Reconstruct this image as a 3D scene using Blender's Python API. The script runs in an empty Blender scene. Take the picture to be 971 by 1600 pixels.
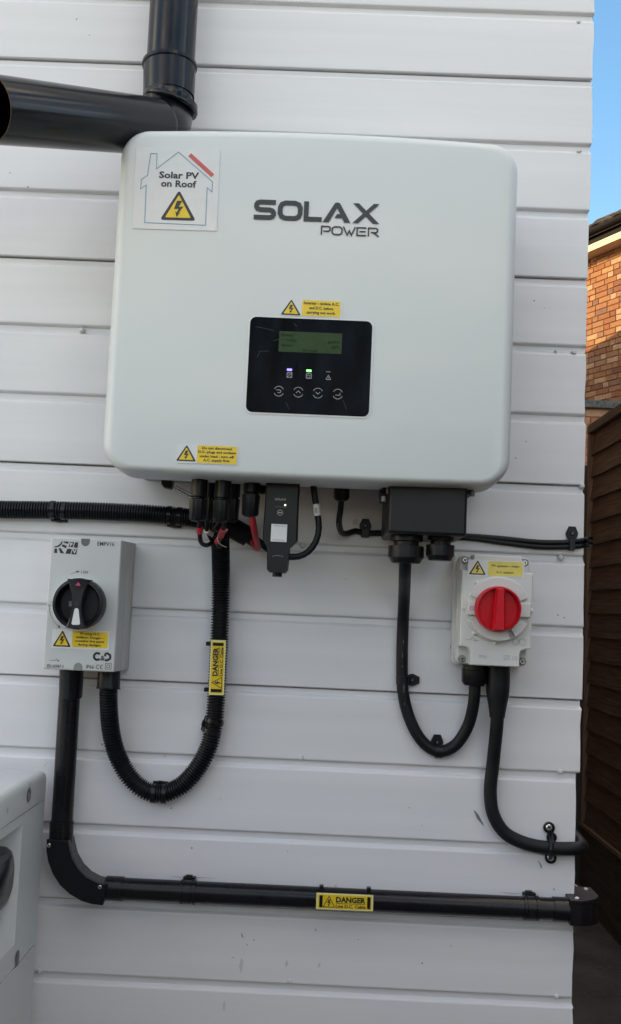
import bpy, bmesh, math, random
from mathutils import Vector, Matrix, noise
R = math.radians
random.seed(7)
SC = bpy.context.scene
COL = SC.collection

# ------------------------------------------------------------------ camera
F, VX, VY, ROLL = 1660.5, 501.1, 952.8, 0.04281   # focal length in photo pixels, foot of the wall normal, roll
CX, CY, D, EYE = 485.5, 800.0, 1.508, 1.27
def _axes():
    n = Vector(((VX-CX)/F, -(VY-CY)/F, -1)).normalized()
    u = Vector((math.sin(ROLL), math.cos(ROLL), 0)); u = (u - n*u.dot(n)).normalized()
    return n.cross(u), n, u
AX, AN, AU = _axes()
cd = bpy.data.cameras.new('camera'); cam = bpy.data.objects.new('camera', cd); COL.objects.link(cam)
cd.sensor_fit = 'VERTICAL'; cd.sensor_height = 24; cd.lens = F/1600*24; cd.clip_start = .02; cd.clip_end = 2000
cam.matrix_world = Matrix.Translation((0, -D, EYE)) @ Matrix((AX, AN, AU)).to_4x4()
SC.camera = cam

# ------------------------------------------------------------------ sky, sun, exposure
SUN_AZ, SUN_EL = math.atan2(-.96, .20), R(19)      # azimuth from +Y towards +X: the sun stands left, a little behind the clad wall
w = bpy.data.worlds.new('World'); SC.world = w; w.use_nodes = True
nt = w.node_tree; nt.nodes.clear()
out = nt.nodes.new('ShaderNodeOutputWorld'); bg = nt.nodes.new('ShaderNodeBackground')
sky = nt.nodes.new('ShaderNodeTexSky'); sky.sky_type = 'NISHITA'; sky.sun_disc = False
sky.sun_elevation = SUN_EL; sky.sun_rotation = SUN_AZ; sky.air_density = 1.0; sky.dust_density = .6; sky.ozone_density = 3.0
tc = nt.nodes.new('ShaderNodeTexCoord'); mp = nt.nodes.new('ShaderNodeMapping'); mp.inputs['Scale'].default_value = (1, 1, 2.6)
mp.inputs['Location'].default_value = (4.2711, 5.9173, 5.9977)
nz = nt.nodes.new('ShaderNodeTexNoise'); nz.inputs['Scale'].default_value = 4.2; nz.inputs['Detail'].default_value = 8; nz.inputs['Roughness'].default_value = .58
rp = nt.nodes.new('ShaderNodeValToRGB'); rp.color_ramp.elements[0].position = .50; rp.color_ramp.elements[1].position = .66
rp.color_ramp.elements[1].color = (.85, .85, .85, 1)
mx = nt.nodes.new('ShaderNodeMix'); mx.data_type = 'RGBA'; mx.inputs[7].default_value = (12.5, 13.0, 13.8, 1)
L = nt.links.new
hs_ = nt.nodes.new('ShaderNodeHueSaturation'); hs_.inputs['Saturation'].default_value = 1.25; hs_.inputs['Value'].default_value = 1.08
L(tc.outputs['Generated'], mp.inputs[0]); L(mp.outputs[0], nz.inputs['Vector']); L(nz.outputs[0], rp.inputs[0])
L(rp.outputs[0], mx.inputs[0]); L(sky.outputs[0], hs_.inputs['Color']); L(hs_.outputs[0], mx.inputs[6]); L(mx.outputs[2], bg.inputs[0]); L(bg.outputs[0], out.inputs[0])
bg.inputs[1].default_value = .15
sl = bpy.data.lights.new('sun', 'SUN'); sl.energy = 2.0; sl.angle = R(.5); sl.color = (1, .84, .62)
so = bpy.data.objects.new('sun', sl); COL.objects.link(so)
sdir = Vector((math.sin(SUN_AZ)*math.cos(SUN_EL), math.cos(SUN_AZ)*math.cos(SUN_EL), math.sin(SUN_EL)))
so.rotation_euler = sdir.to_track_quat('Z', 'Y').to_euler(); so.location = (-6, 3, 12)
vs = SC.view_settings; vs.view_transform = 'Standard'; vs.look = 'None'; vs.gamma = 1; vs.exposure = 1.56
vs.use_white_balance = True; vs.white_balance_temperature = 10000; vs.white_balance_tint = 14

# ------------------------------------------------------------------ materials
def mat(name, col, rough=.5, metal=0, coat=0, spec=.5, bump=None, var=None, emit=None, specks=None, rnd=None, streak=None):
    """bump=(scale,strength,dist); var=(scale,amount,detail); specks=(scale,thresh,colour); rnd=list of colours by object; streak=(sx,sy,sz,amount)"""
    m = bpy.data.materials.new(name); m.use_nodes = True; t = m.node_tree; b = t.nodes['Principled BSDF']; n = t.nodes.new; l = t.links.new
    b.inputs['Roughness'].default_value = rough; b.inputs['Metallic'].default_value = metal
    b.inputs['Coat Weight'].default_value = coat; b.inputs['Specular IOR Level'].default_value = spec
    geo = n('ShaderNodeNewGeometry')
    rgb = n('ShaderNodeRGB'); rgb.outputs[0].default_value = (*col, 1); cur = rgb.outputs[0]
    if rnd:
        oi = n('ShaderNodeObjectInfo'); r = n('ShaderNodeValToRGB'); cr = r.color_ramp; cr.interpolation = 'CONSTANT'
        while len(cr.elements) < len(rnd): cr.elements.new(.5)
        for i, c in enumerate(rnd): cr.elements[i].position = i/len(rnd); cr.elements[i].color = (*c, 1)
        l(oi.outputs['Random'], r.inputs[0]); cur = r.outputs[0]
    def mul(cur, fac_socket, lo, hi):
        mr = n('ShaderNodeMapRange'); mr.inputs['From Min'].default_value = .3; mr.inputs['From Max'].default_value = .7
        mr.inputs['To Min'].default_value = lo; mr.inputs['To Max'].default_value = hi; l(fac_socket, mr.inputs['Value'])
        vm = n('ShaderNodeVectorMath'); vm.operation = 'SCALE'; l(cur, vm.inputs[0]); l(mr.outputs[0], vm.inputs['Scale']); return vm.outputs[0]
    if var:
        z = n('ShaderNodeTexNoise'); z.inputs['Scale'].default_value = var[0]; z.inputs['Detail'].default_value = var[2] if len(var) > 2 else 4
        l(geo.outputs['Position'], z.inputs['Vector']); cur = mul(cur, z.outputs[0], 1-var[1], 1+var[1])
        rr = n('ShaderNodeMapRange'); rr.inputs['To Min'].default_value = max(rough-.12, .03); rr.inputs['To Max'].default_value = min(rough+.15, 1)
        l(z.outputs[0], rr.inputs['Value']); l(rr.outputs[0], b.inputs['Roughness'])
    if streak:
        mpn = n('ShaderNodeMapping'); mpn.inputs['Scale'].default_value = streak[:3]; l(geo.outputs['Position'], mpn.inputs[0])
        z = n('ShaderNodeTexNoise'); z.inputs['Scale'].default_value = 1; z.inputs['Detail'].default_value = 5; l(mpn.outputs[0], z.inputs['Vector'])
        cur = mul(cur, z.outputs[0], 1-streak[3], 1+streak[3]); stz = z
    if specks:
        v = n('ShaderNodeTexVoronoi'); v.inputs['Scale'].default_value = specks[0]; l(geo.outputs['Position'], v.inputs['Vector'])
        z = n('ShaderNodeTexWhiteNoise'); l(v.outputs['Position'], z.inputs['Vector'])
        a = n('ShaderNodeMath'); a.operation = 'LESS_THAN'; l(v.outputs['Distance'], a.inputs[0])
        th = n('ShaderNodeMath'); th.operation = 'MULTIPLY'; l(z.outputs['Value'], th.inputs[0]); th.inputs[1].default_value = specks[1]
        sb = n('ShaderNodeMath'); sb.operation = 'SUBTRACT'; l(th.outputs[0], sb.inputs[0]); sb.inputs[1].default_value = specks[1]*.82
        l(sb.outputs[0], a.inputs[1])
        mxx = n('ShaderNodeMix'); mxx.data_type = 'RGBA'; l(a.outputs[0], mxx.inputs[0]); l(cur, mxx.inputs[6]); mxx.inputs[7].default_value = (*specks[2], 1); cur = mxx.outputs[2]
    l(cur, b.inputs['Base Color'])
    if bump:
        z = n('ShaderNodeTexNoise'); z.inputs['Scale'].default_value = bump[0]; z.inputs['Detail'].default_value = 4
        src = z
        if len(bump) > 3:
            mpn = n('ShaderNodeMapping'); mpn.inputs['Scale'].default_value = bump[3]; l(geo.outputs['Position'], mpn.inputs[0]); l(mpn.outputs[0], z.inputs['Vector'])
        else: l(geo.outputs['Position'], z.inputs['Vector'])
        bp = n('ShaderNodeBump'); bp.inputs['Strength'].default_value = bump[1]; bp.inputs['Distance'].default_value = bump[2]
        l(z.outputs[0], bp.inputs['Height']); l(bp.outputs[0], b.inputs['Normal'])
    if emit:
        b.inputs['Emission Color'].default_value = (*emit[:3], 1); b.inputs['Emission Strength'].default_value = emit[3]
    return m
M = dict(
 pvc=mat('white_pvc', (.70, .70, .72), .36, bump=(1, .12, .003, (.5, 1, 50)), specks=(26, .055, (.12, .11, .09)), streak=(1.2, 1, 30, .045)),
 pin=mat('white_pin', (.62, .62, .62), .3),
 inv=mat('pale_grey_paint', (.60, .635, .635), .42, coat=.1, bump=(900, .06, .0004), var=(2.2, .012)),
 under=mat('grey_metal', (.22, .23, .23), .45, bump=(600, .1, .0004)),
 blk=mat('black_plastic', (.004, .0048, .0072), .38, spec=.32, bump=(260, .12, .0006), var=(30, .25)),
 pipe=mat('black_pvc_pipe', (.004, .0048, .0075), .2, spec=.3, bump=(16, .10, .003), var=(14, .35, 8), specks=(60, .09, (.10, .09, .08))),
 cond=mat('black_conduit', (.0055, .006, .0085), .26, spec=.32, bump=(30, .06, .001), var=(20, .3, 6)),
 flex=mat('black_flexible_conduit', (.0055, .006, .0085), .36, spec=.32, var=(60, .3)),
 rub=mat('black_cable_sheath', (.004, .0048, .0072), .5, spec=.32, bump=(120, .15, .0008), var=(50, .4, 6)),
 glass=mat('black_display_glass', (.003, .005, .008), .25, spec=.04, streak=(50, 1, 14, .9), specks=(170, .10, (.16, .17, .18))),
 lcd=mat('green_lcd', (.018, .040, .020), .3, spec=.1, emit=(.07, .20, .08, .03), var=(40, .2)),
 lcdt=mat('lcd_text', (.004, .010, .006), .6, spec=.1),
 ledb=mat('blue_led', (.1, .1, .5), .3, emit=(.10, .10, 1, 1.6)),
 ledg=mat('green_led', (.1, .5, .2), .3, emit=(.06, 1, .25, 1.0)),
 ledw=mat('pale_led', (.5, .6, .55), .3, emit=(.55, 1, .75, .7)),
 icon=mat('grey_icon_print', (.36, .38, .40), .4),
 icond=mat('dim_icon_print', (.12, .13, .14), .4), scr=mat('faint_scratch', (.028, .033, .038), .5),
 stk=mat('white_sticker', (.66, .67, .67), .35, var=(60, .03)),
 stkc=mat('pale_sticker', (.60, .63, .64), .3),
 yel=mat('yellow_print', (.78, .52, .03), .38, var=(70, .05)),
 yelf=mat('faded_yellow_print', (.74, .60, .14), .4, var=(70, .08)),
 yele=mat('pale_yellow_border', (.80, .70, .30), .4),
 prt=mat('black_print', (.018, .018, .02), .4),
 prg=mat('dark_grey_print', (.018, .020, .024), .38),
 blu=mat('blue_line_print', (.09, .24, .38), .4),
 redp=mat('red_print', (.62, .09, .09), .4),
 iso=mat('grey_enclosure_plastic', (.52, .54, .53), .42, bump=(500, .12, .0005), var=(18, .02)),
 isol=mat('pale_grey_enclosure_plastic', (.62, .62, .61), .4, bump=(500, .1, .0005), var=(18, .02)),
 isod=mat('dark_grey_notch', (.12, .125, .13), .5),
 red=mat('red_plastic', (.60, .008, .020), .35, spec=.25, var=(40, .08)),
 pink=mat('pink_red_marker', (.55, .05, .12), .4),
 redw=mat('red_cable', (.42, .018, .03), .42),
 wht=mat('white_cable_sleeve', (.55, .55, .54), .45),
 met=mat('screw_metal', (.62, .62, .62), .25, metal=1),
 grip=mat('dark_grey_grip', (.016, .017, .022), .4, spec=.35),
 scuff=mat('dark_scuff', (.18, .18, .17), .7),
 embshade=mat('emboss_shade', (.40, .41, .41), .5), smear=mat('grey_smear', (.55, .55, .55), .5),
 wood=mat('brown_stained_wood', (.125, .078, .058), .75, bump=(1, .6, .006, (90, 6, 160)), streak=(60, 4, 110, .38)),
 woodl=mat('worn_brown_wood', (.23, .15, .11), .75, bump=(1, .5, .004, (160, 160, 5)), streak=(110, 110, 6, .3)),
 woodd=mat('dark_old_timber', (.085, .078, .062), .85, bump=(1, .6, .006, (120, 120, 6)), streak=(60, 60, 5, .4)),
 cap=mat('dark_capping_wood', (.10, .075, .062), .7, streak=(60, 5, 60, .25), bump=(60, .4, .003)),
 grav=mat('dark_gravel_board', (.085, .072, .06), .85, streak=(30, 4, 60, .35), bump=(50, .5, .005)),
 mortar=mat('mortar', (.30, .17, .10), .9, bump=(90, .5, .006), var=(12, .2)),
 brick=mat('brick', (.4, .2, .1), .85, bump=(60, .6, .006), var=(26, .22, 6),
   rnd=[(0.284,0.116,0.047),(0.327,0.142,0.060),(0.258,0.095,0.039),(0.396,0.206,0.095),(0.301,0.129,0.056),(0.206,0.073,0.034),(0.318,0.150,0.069),(0.447,0.267,0.146),(0.284,0.112,0.047),(0.310,0.142,0.065),(0.189,0.095,0.060),(0.335,0.155,0.065),(0.258,0.129,0.069),(0.310,0.129,0.052)]),
 brickr=mat('red_brick', (.4, .2, .1), .85, bump=(60, .6, .006), var=(26, .22, 6),
   rnd=[(.40,.17,.10),(.46,.22,.14),(.34,.13,.08),(.50,.27,.17),(.42,.19,.12),(.44,.24,.16)]),
 tile=mat('dark_roof_tile', (.07, .06, .058), .8, bump=(80, .5, .006), var=(25, .35),
   rnd=[(.035,.03,.03),(.055,.04,.034),(.03,.027,.027),(.08,.055,.045),(.04,.035,.035)]),
 fascia=mat('cream_fascia', (.56, .40, .23), .5), soffit=mat('cream_soffit', (.62, .52, .40), .6),
 gut=mat('black_gutter', (.006, .006, .007), .7, spec=.1),
 cope=mat('lead_coping', (.085, .095, .095), .8, bump=(50, .8, .01), var=(30, .6, 8)),
 leaf=mat('weed_leaf', (.03, .055, .02), .6, var=(20, .3)),
 twig=mat('pale_debris', (.20, .18, .155), .8),
)
def ground_mat():
    m = mat('dark_paving', (.12, .108, .10), .85, bump=(26, .5, .012), var=(5, .3, 8), specks=(30, .16, (.15, .14, .13))); return m
M['ground'] = ground_mat()
def brick_tex():
    m = bpy.data.materials.new('brick_texture'); m.use_nodes = True; t = m.node_tree; b = t.nodes['Principled BSDF']
    tcn = t.nodes.new('ShaderNodeTexCoord'); br = t.nodes.new('ShaderNodeTexBrick'); sx = t.nodes.new('ShaderNodeSeparateXYZ'); cb = t.nodes.new('ShaderNodeCombineXYZ')
    ad = t.nodes.new('ShaderNodeMath'); ad.operation = 'ADD'
    t.links.new(tcn.outputs['Object'], sx.inputs[0]); t.links.new(sx.outputs[0], ad.inputs[0]); t.links.new(sx.outputs[1], ad.inputs[1])
    t.links.new(ad.outputs[0], cb.inputs[0]); t.links.new(sx.outputs[2], cb.inputs[1]); t.links.new(cb.outputs[0], br.inputs[0])
    br.inputs['Scale'].default_value = 1; br.inputs['Brick Width'].default_value = .225; br.inputs['Row Height'].default_value = .075; br.inputs['Mortar Size'].default_value = .006
    br.inputs['Color1'].default_value = (.46, .20, .08, 1); br.inputs['Color2'].default_value = (.34, .14, .06, 1); br.inputs['Mortar'].default_value = (.36, .23, .155, 1)
    t.links.new(br.outputs[0], b.inputs['Base Color']); b.inputs['Roughness'].default_value = .9; return m
M['bricktex'] = brick_tex()

# ------------------------------------------------------------------ pixel -> place helpers (photo pixel on a plane at a real depth)
def ray(px, py):
    d = Vector(((px-CX)/F, -(py-CY)/F, -1)); return Vector((d.dot(AX), d.dot(AN), d.dot(AU)))
def S(px, py, d=0.0):                       # point in front of the wall by d: returns (x, z above eye)
    r = ray(px, py); k = (D-d)/r.y; return r.x*k, r.z*k
def P(px, py, d=0.0):                       # same, as (x, z, d)
    x, z = S(px, py, d); return (x, z, d)
def onX(px, py, X):                         # point on a plane x = X: returns (d, z)
    r = ray(px, py); k = X/r.x; return D-r.y*k, r.z*k

class Fr:                                   # a local frame: a along ux, b along uz, c along the outward normal
    def __init__(s, o, ux, uz, un): s.o, s.ux, s.uz, s.un = Vector(o), Vector(ux).normalized(), Vector(uz).normalized(), Vector(un).normalized()
    def __call__(s, a, b, c=0): return s.o + s.ux*a + s.uz*b + s.un*c
WALL = Fr((0, 0, EYE), (1, 0, 0), (0, 0, 1), (0, -1, 0))
def sub(fr, a, b, c=0, rot=0):
    cs, sn = math.cos(rot), math.sin(rot)
    return Fr(fr(a, b, c), fr.ux*cs+fr.uz*sn, -fr.ux*sn+fr.uz*cs, fr.un)

# ------------------------------------------------------------------ mesh helpers
def rr(x0, z0, x1, z1, r, seg=5):
    if r <= 0: return [(x0, z0), (x1, z0), (x1, z1), (x0, z1)]
    r = min(r, abs(x1-x0)/2-1e-6, abs(z1-z0)/2-1e-6); p = []
    for cx, cz, a0 in ((x1-r, z0+r, -90), (x1-r, z1-r, 0), (x0+r, z1-r, 90), (x0+r, z0+r, 180)):
        for k in range(seg+1):
            a = R(a0+90*k/seg); p.append((cx+r*math.cos(a), cz+r*math.sin(a)))
    return p
def loft(bm, fr, rings, cap0=True, cap1=True):      # rings: [(pts2d, c)]
    vs_ = [[bm.verts.new(fr(a, b, c)) for a, b in pts] for pts, c in rings]
    n = len(vs_[0])
    for A, B in zip(vs_, vs_[1:]):
        for i in range(n): bm.faces.new((A[i], A[(i+1) % n], B[(i+1) % n], B[i]))
    if cap0: bm.faces.new(vs_[0][::-1])
    if cap1: bm.faces.new(vs_[-1])
def rbox(bm, fr, x0, z0, x1, z1, r, levels, seg=5, cap0=True):   # levels: [(c, inset)]
    loft(bm, fr, [(rr(x0+i, z0+i, x1-i, z1-i, max(r-i, .0002) if r > 0 else 0, seg), c) for c, i in levels], cap0)
def box(bm, fr, x0, z0, x1, z1, c0, c1, bev=0):
    if bev: rbox(bm, fr, x0, z0, x1, z1, bev, [(c0, bev*.5), (c0+bev*.5, 0), (c1-bev*.5, 0), (c1, bev*.5)], 2)
    else: loft(bm, fr, [([(x0, z0), (x1, z0), (x1, z1), (x0, z1)], c) for c in (c0, c1)])
def prism(bm, fr, pts, c0, c1, bev=0):
    if bev:
        cx = sum(p[0] for p in pts)/len(pts); cz = sum(p[1] for p in pts)/len(pts)
        ins = [(x+(cx-x)*bev/max(math.hypot(cx-x, cz-z), 1e-6), z+(cz-z)*bev/max(math.hypot(cx-x, cz-z), 1e-6)) for x, z in pts]
        loft(bm, fr, [(pts, c0), (pts, c1-bev), (ins, c1)])
    else: loft(bm, fr, [(pts, c0), (pts, c1)])
def flat(bm, fr, pts, c=0): bm.faces.new([bm.verts.new(fr(a, b, c)) for a, b in pts])
def circ(cx, cz, r, n=24, a0=0, a1=360, sx=1):
    full = abs(a1-a0) >= 360; m = n if full else n+1
    return [(cx+r*sx*math.cos(R(a0+(a1-a0)*k/n)), cz+r*math.sin(R(a0+(a1-a0)*k/n))) for k in range(m)]
def stroke(bm, fr, pts, wdt, c=0, closed=False):
    n = len(pts); Lf, Rt = [], []
    for i in range(n):
        p = Vector(pts[i]); a = Vector(pts[i-1]) if (i or closed) else None; b = Vector(pts[(i+1) % n]) if (i < n-1 or closed) else None
        d0 = (p-a).normalized() if a is not None else None; d1 = (b-p).normalized() if b is not None else None
        if d0 is None: d0 = d1
        if d1 is None: d1 = d0
        n0 = Vector((-d0.y, d0.x)); n1 = Vector((-d1.y, d1.x)); m = n0+n1
        m = m.normalized() if m.length > 1e-6 else n0
        k = wdt/2/max(m.dot(n0), .45); Lf.append(p+m*k); Rt.append(p-m*k)
    vl = [bm.verts.new(fr(q.x, q.y, c)) for q in Lf]; vr = [bm.verts.new(fr(q.x, q.y, c)) for q in Rt]
    for i in range(n if closed else n-1):
        j = (i+1) % n; bm.faces.new((vr[i], vr[j], vl[j], vl[i]))
def smooth(pts, step=.006):
    pts = [Vector(p) for p in pts]; q = [pts[0]*2-pts[1]]+pts+[pts[-1]*2-pts[-2]]; o = []
    for i in range(1, len(q)-2):
        n = max(1, int((q[i+1]-q[i]).length/step))
        for k in range(n):
            t = k/n; a, b, c, d = q[i-1], q[i], q[i+1], q[i+2]
            o.append(.5*((2*b)+(c-a)*t+(2*a-5*b+4*c-d)*t*t+(3*b-a-3*c+d)*t**3))
    o.append(pts[-1]); return o
def W3(p): return WALL(p[0], p[1], p[2])
def resample(pts, step):
    o = [pts[0]]; acc = 0.
    for a, b in zip(pts, pts[1:]):
        l = (b-a).length; t = step-acc
        while t <= l: o.append(a+(b-a)*(t/l)); t += step
        acc = l-(t-step)
    if (o[-1]-pts[-1]).length > step*.3: o.append(pts[-1])
    return o
def sweep(bm, pts, rad, n=14, caps=True, rfun=None):   # pts world, rad scalar/list/function(i)
    m = len(pts); T = []
    for i in range(m):
        T.append((pts[min(i+1, m-1)]-pts[max(i-1, 0)]).normalized())
    u = T[0].orthogonal().normalized(); rings = []
    if abs(T[0].dot(Vector((0, 1, 0)))) < .9: u = (Vector((0, 1, 0))-T[0]*T[0].y).normalized()
    for i in range(m):
        u = (u-T[i]*u.dot(T[i])).normalized(); v = T[i].cross(u)
        r = rad(i) if callable(rad) else (rad[i] if isinstance(rad, (list, tuple)) else rad)
        rings.append([bm.verts.new(pts[i]+(u*math.cos(a)+v*math.sin(a))*(r*(rfun(a) if rfun else 1))) for a in (2*math.pi*k/n for k in range(n))])
    for A, B in zip(rings, rings[1:]):
        for k in range(n): bm.faces.new((A[k], A[(k+1) % n], B[(k+1) % n], B[k]))
    if caps: bm.faces.new(rings[0][::-1]); bm.faces.new(rings[-1])
def tube(bm, pts, r, n=14, step=.006, caps=True): sweep(bm, smooth([W3(p) for p in pts], step), r, n, caps)
def rod(bm, prof, n=20, rfun=None, caps=True):     # prof: [((x,z,d), r)] straight steps
    sweep_pts = [W3(p) for p, r in prof]; rs = [r for p, r in prof]
    ax = (sweep_pts[-1]-sweep_pts[0]).normalized(); u = ax.orthogonal().normalized()
    if abs(ax.y) < .9: u = (Vector((0, 1, 0))-ax*ax.y).normalized()
    v = ax.cross(u); rings = []
    for p, r in zip(sweep_pts, rs):
        rings.append([bm.verts.new(p+(u*math.cos(a)+v*math.sin(a))*(r*(rfun(a) if rfun else 1))) for a in (2*math.pi*k/n for k in range(n))])
    for A, B in zip(rings, rings[1:]):
        for k in range(n): bm.faces.new((A[k], A[(k+1) % n], B[(k+1) % n], B[k]))
    if caps: bm.faces.new(rings[0][::-1]); bm.faces.new(rings[-1])
def flexpath(pts): return resample(smooth([W3(p) for p in pts], .004), .00095)
def corrugated(bm, pts, r, n=18):
    q = flexpath(pts)
    sweep(bm, q, lambda i: r*(1.0 if i % 4 in (0, 1) else .77), n)
def axis(p, q, t): return tuple(a+(b-a)*t for a, b in zip(p, q))
def steps(p, q, lst): return [(axis(p, q, t), r) for t, r in lst]   # profile along p->q, t in 0..1
def dome(bm, x, z, c, r, h, n=12, fr=WALL):
    loft(bm, fr, [(circ(x, z, r, n), c), (circ(x, z, r*.98, n), c+h*.35), (circ(x, z, r*.8, n), c+h*.75), (circ(x, z, r*.4, n), c+h)])

# ------------------------------------------------------------------ object helpers
WL = {}
def obj(name, bm, m, parent=None, smoothed=False, label=None, bevel=0):
    if bm.faces: bmesh.ops.recalc_face_normals(bm, faces=bm.faces)
    me = bpy.data.meshes.new(name)
    if parent is not None: org = WL[parent.name]
    else:
        org = Vector((sum(v.co.x for v in bm.verts)/len(bm.verts), sum(v.co.y for v in bm.verts)/len(bm.verts), min(v.co.z for v in bm.verts)))
    for v in bm.verts: v.co -= org
    bm.to_mesh(me); bm.free()
    o = bpy.data.objects.new(name, me); COL.objects.link(o); me.materials.append(M[m])
    if parent is not None: o.parent = parent
    else: o.location = org
    WL[o.name] = org.copy()
    if smoothed:
        for p in me.polygons: p.use_smooth = True
        try: me.set_sharp_from_angle(angle=R(38))
        except Exception: pass
    if label: o['label'] = label
    return o
def flatobj(name, bm, m, parent, face=None):        # printed sheets: keep the faces turned outwards
    o = obj(name, bm, m, parent); return o
def thing(name, label, cat, loc, group=None):
    o = bpy.data.objects.new(name, None); COL.objects.link(o); o.location = loc; o.empty_display_size = .05
    o['label'] = label; o['category'] = cat
    if group: o['group'] = group
    WL[o.name] = Vector(loc); return o
def tag(o, label, cat, group=None):
    o['label'] = label; o['category'] = cat
    if group: o['group'] = group
    return o
def text(name, body, fr, a, b, h, m, parent, wdt=None, bold=0, align='L', c=.0004, spacing=1, line=1, capref=None):
    cu = bpy.data.curves.new('t', 'FONT'); cu.body = body; cu.size = 1; cu.offset = bold; cu.resolution_u = 2; cu.space_character = spacing; cu.space_line = line
    cu.align_x = {'L': 'LEFT', 'C': 'CENTER', 'R': 'RIGHT'}[align]
    to = bpy.data.objects.new('t', cu); me = bpy.data.meshes.new_from_object(to)
    bpy.data.objects.remove(to); bpy.data.curves.remove(cu)
    me.name = name
    xs = [v.co.x for v in me.vertices]; ys = [v.co.y for v in me.vertices]
    x0, x1, y0, y1 = min(xs), max(xs), min(ys), max(ys)
    sz = h/(y1-y0); sx = (wdt/(x1-x0)) if wdt else sz
    ref = {'L': x0, 'C': (x0+x1)/2, 'R': x1}[align]; org = WL[parent.name]
    for v in me.vertices: v.co = fr(a+(v.co.x-ref)*sx, b+(v.co.y-y0)*sz, c)-org
    o = bpy.data.objects.new(name, me); COL.objects.link(o); o.parent = parent; me.materials.clear(); me.materials.append(M[m]); WL[o.name] = org.copy()
    return o
def screw(fr, a, b, c, r, parent, m='met', h=.002):
    bm = bmesh.new(); loft(bm, fr, [(circ(a, b, r, 12), c), (circ(a, b, r, 12), c+h*.5), (circ(a, b, r*.75, 12), c+h), (circ(a, b, r*.35, 12), c+h)], True, False)
    loft(bm, fr, [(circ(a, b, r*.35, 12), c+h), (circ(a, b, r*.25, 12), c+h*.3)], False, True)
    o = obj('screw', bm, m, parent, True)
    bm = bmesh.new()
    for k in (0, 1):
        t = .6+k*math.pi/2; stroke(bm, fr, [(a-math.cos(t)*r*.55, b-math.sin(t)*r*.55), (a+math.cos(t)*r*.55, b+math.sin(t)*r*.55)], r*.26, c+h+.0001+k*.00005)
    return o, bm
def bolt_pts(x, z, h):
    q = [(-.10, .5), (.22, .5), (.02, .12), (.30, .16), (.02, -.26), (.12, -.20), (-.08, -.5), (-.18, -.16), (-.10, -.22), (.04, .00), (-.26, -.02)]
    return [(x+a*h, z+b*h) for a, b in q]
def tri_pts(x, z, wd, h, r=.06):
    return [(x-wd/2+r*wd*.6, z), (x+wd/2-r*wd*.6, z), (x+wd/2, z+r*h*.5), (x+wd/2-r*wd*.15, z+r*h*1.4), (x+r*wd*.5, z+h-r*h*.2), (x-r*wd*.5, z+h-r*h*.2), (x-wd/2+r*wd*.15, z+r*h*1.4), (x-wd/2, z+r*h*.5)]
def warning_triangle(fr, x, z, wd, h, parent, fill='yel', edge=.09):
    bm = bmesh.new(); flat(bm, fr, tri_pts(x, z, wd, h), .0005); obj('warning_triangle', bm, 'prt', parent)
    bm = bmesh.new(); flat(bm, fr, tri_pts(x, z+h*edge, wd*(1-edge*2.9), h*(1-edge*2.6), .03), .0008); obj('triangle_fill', bm, fill, parent)
    bm = bmesh.new(); flat(bm, fr, bolt_pts(x, z+h*.39, h*.56), .0011); obj('lightning_symbol', bm, 'prt', parent)

# ------------------------------------------------------------------ ground
bm = bmesh.new(); GZ = -EYE
for i in range(1): flat(bm, Fr((0, 0, 0), (1, 0, 0), (0, 1, 0), (0, 0, 1)), [(-300, -300), (300, -300), (300, 300), (-300, 300)], 0)
g = obj('ground', bm, 'ground'); g['kind'] = 'structure'; WL[g.name] = Vector(g.location)
# ------------------------------------------------------------------ the clad building
B = thing('clad_building', 'building end wall clad in white horizontal plastic boards with shallow grooves', 'building', (-3, 0, 0))
# unseen roof line, invented: falls towards the rear, so that its shadow edge lies where it does on the house beyond
def _house(px, py):
    r = ray(960, 450); k = 13.2/r.y; o = Vector((r.x*k, 13.2-D, r.z*k)); hn_ = Vector((-.901, -.434, 0)); c_ = Vector((0, -D, 0)); q_ = ray(px, py); return c_+q_*((o-c_).dot(hn_)/q_.dot(hn_))
cast = []
for px, py in ((921, 548), (971, 516)):
    p_ = _house(px, py); t_ = (p_.x-.325)/-sdir.x; cast.append((p_.y+sdir.y*t_, p_.z+sdir.z*t_))
kk = (cast[1][1]-cast[0][1])/(cast[1][0]-cast[0][0]); H = lambda y: min(cast[0][1]+kk*(y-cast[0][0]), 5.2)
print('roof', cast, kk)
yk = cast[0][0]+(5.2-cast[0][1])/kk
LF = Fr((0, 0, EYE), (0, 1, 0), (0, 0, 1), (1, 0, 0)); bm = bmesh.new()
side = [(.0005, -EYE), (18, -EYE), (18, H(18)), (yk, 5.2), (.0005, 5.2)]
loft(bm, LF, [(side, -25), (side, .325)]); obj('wall_core', bm, 'mortar', B)  # extra length left and rear, out of view, added to shade yard and house
GS = .0663*D; Z0 = .5910*D
XE = [(928.5, 0), (927.5, 75), (924.5, 180), (921, 285), (918.8, 390), (917, 495), (916, 600), (914.5, 705), (914.7, 815), (913, 925), (909.5, 1035), (902.3, 1145), (900, 1260), (898, 1375), (897, 1490), (896, 1600)]
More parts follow.
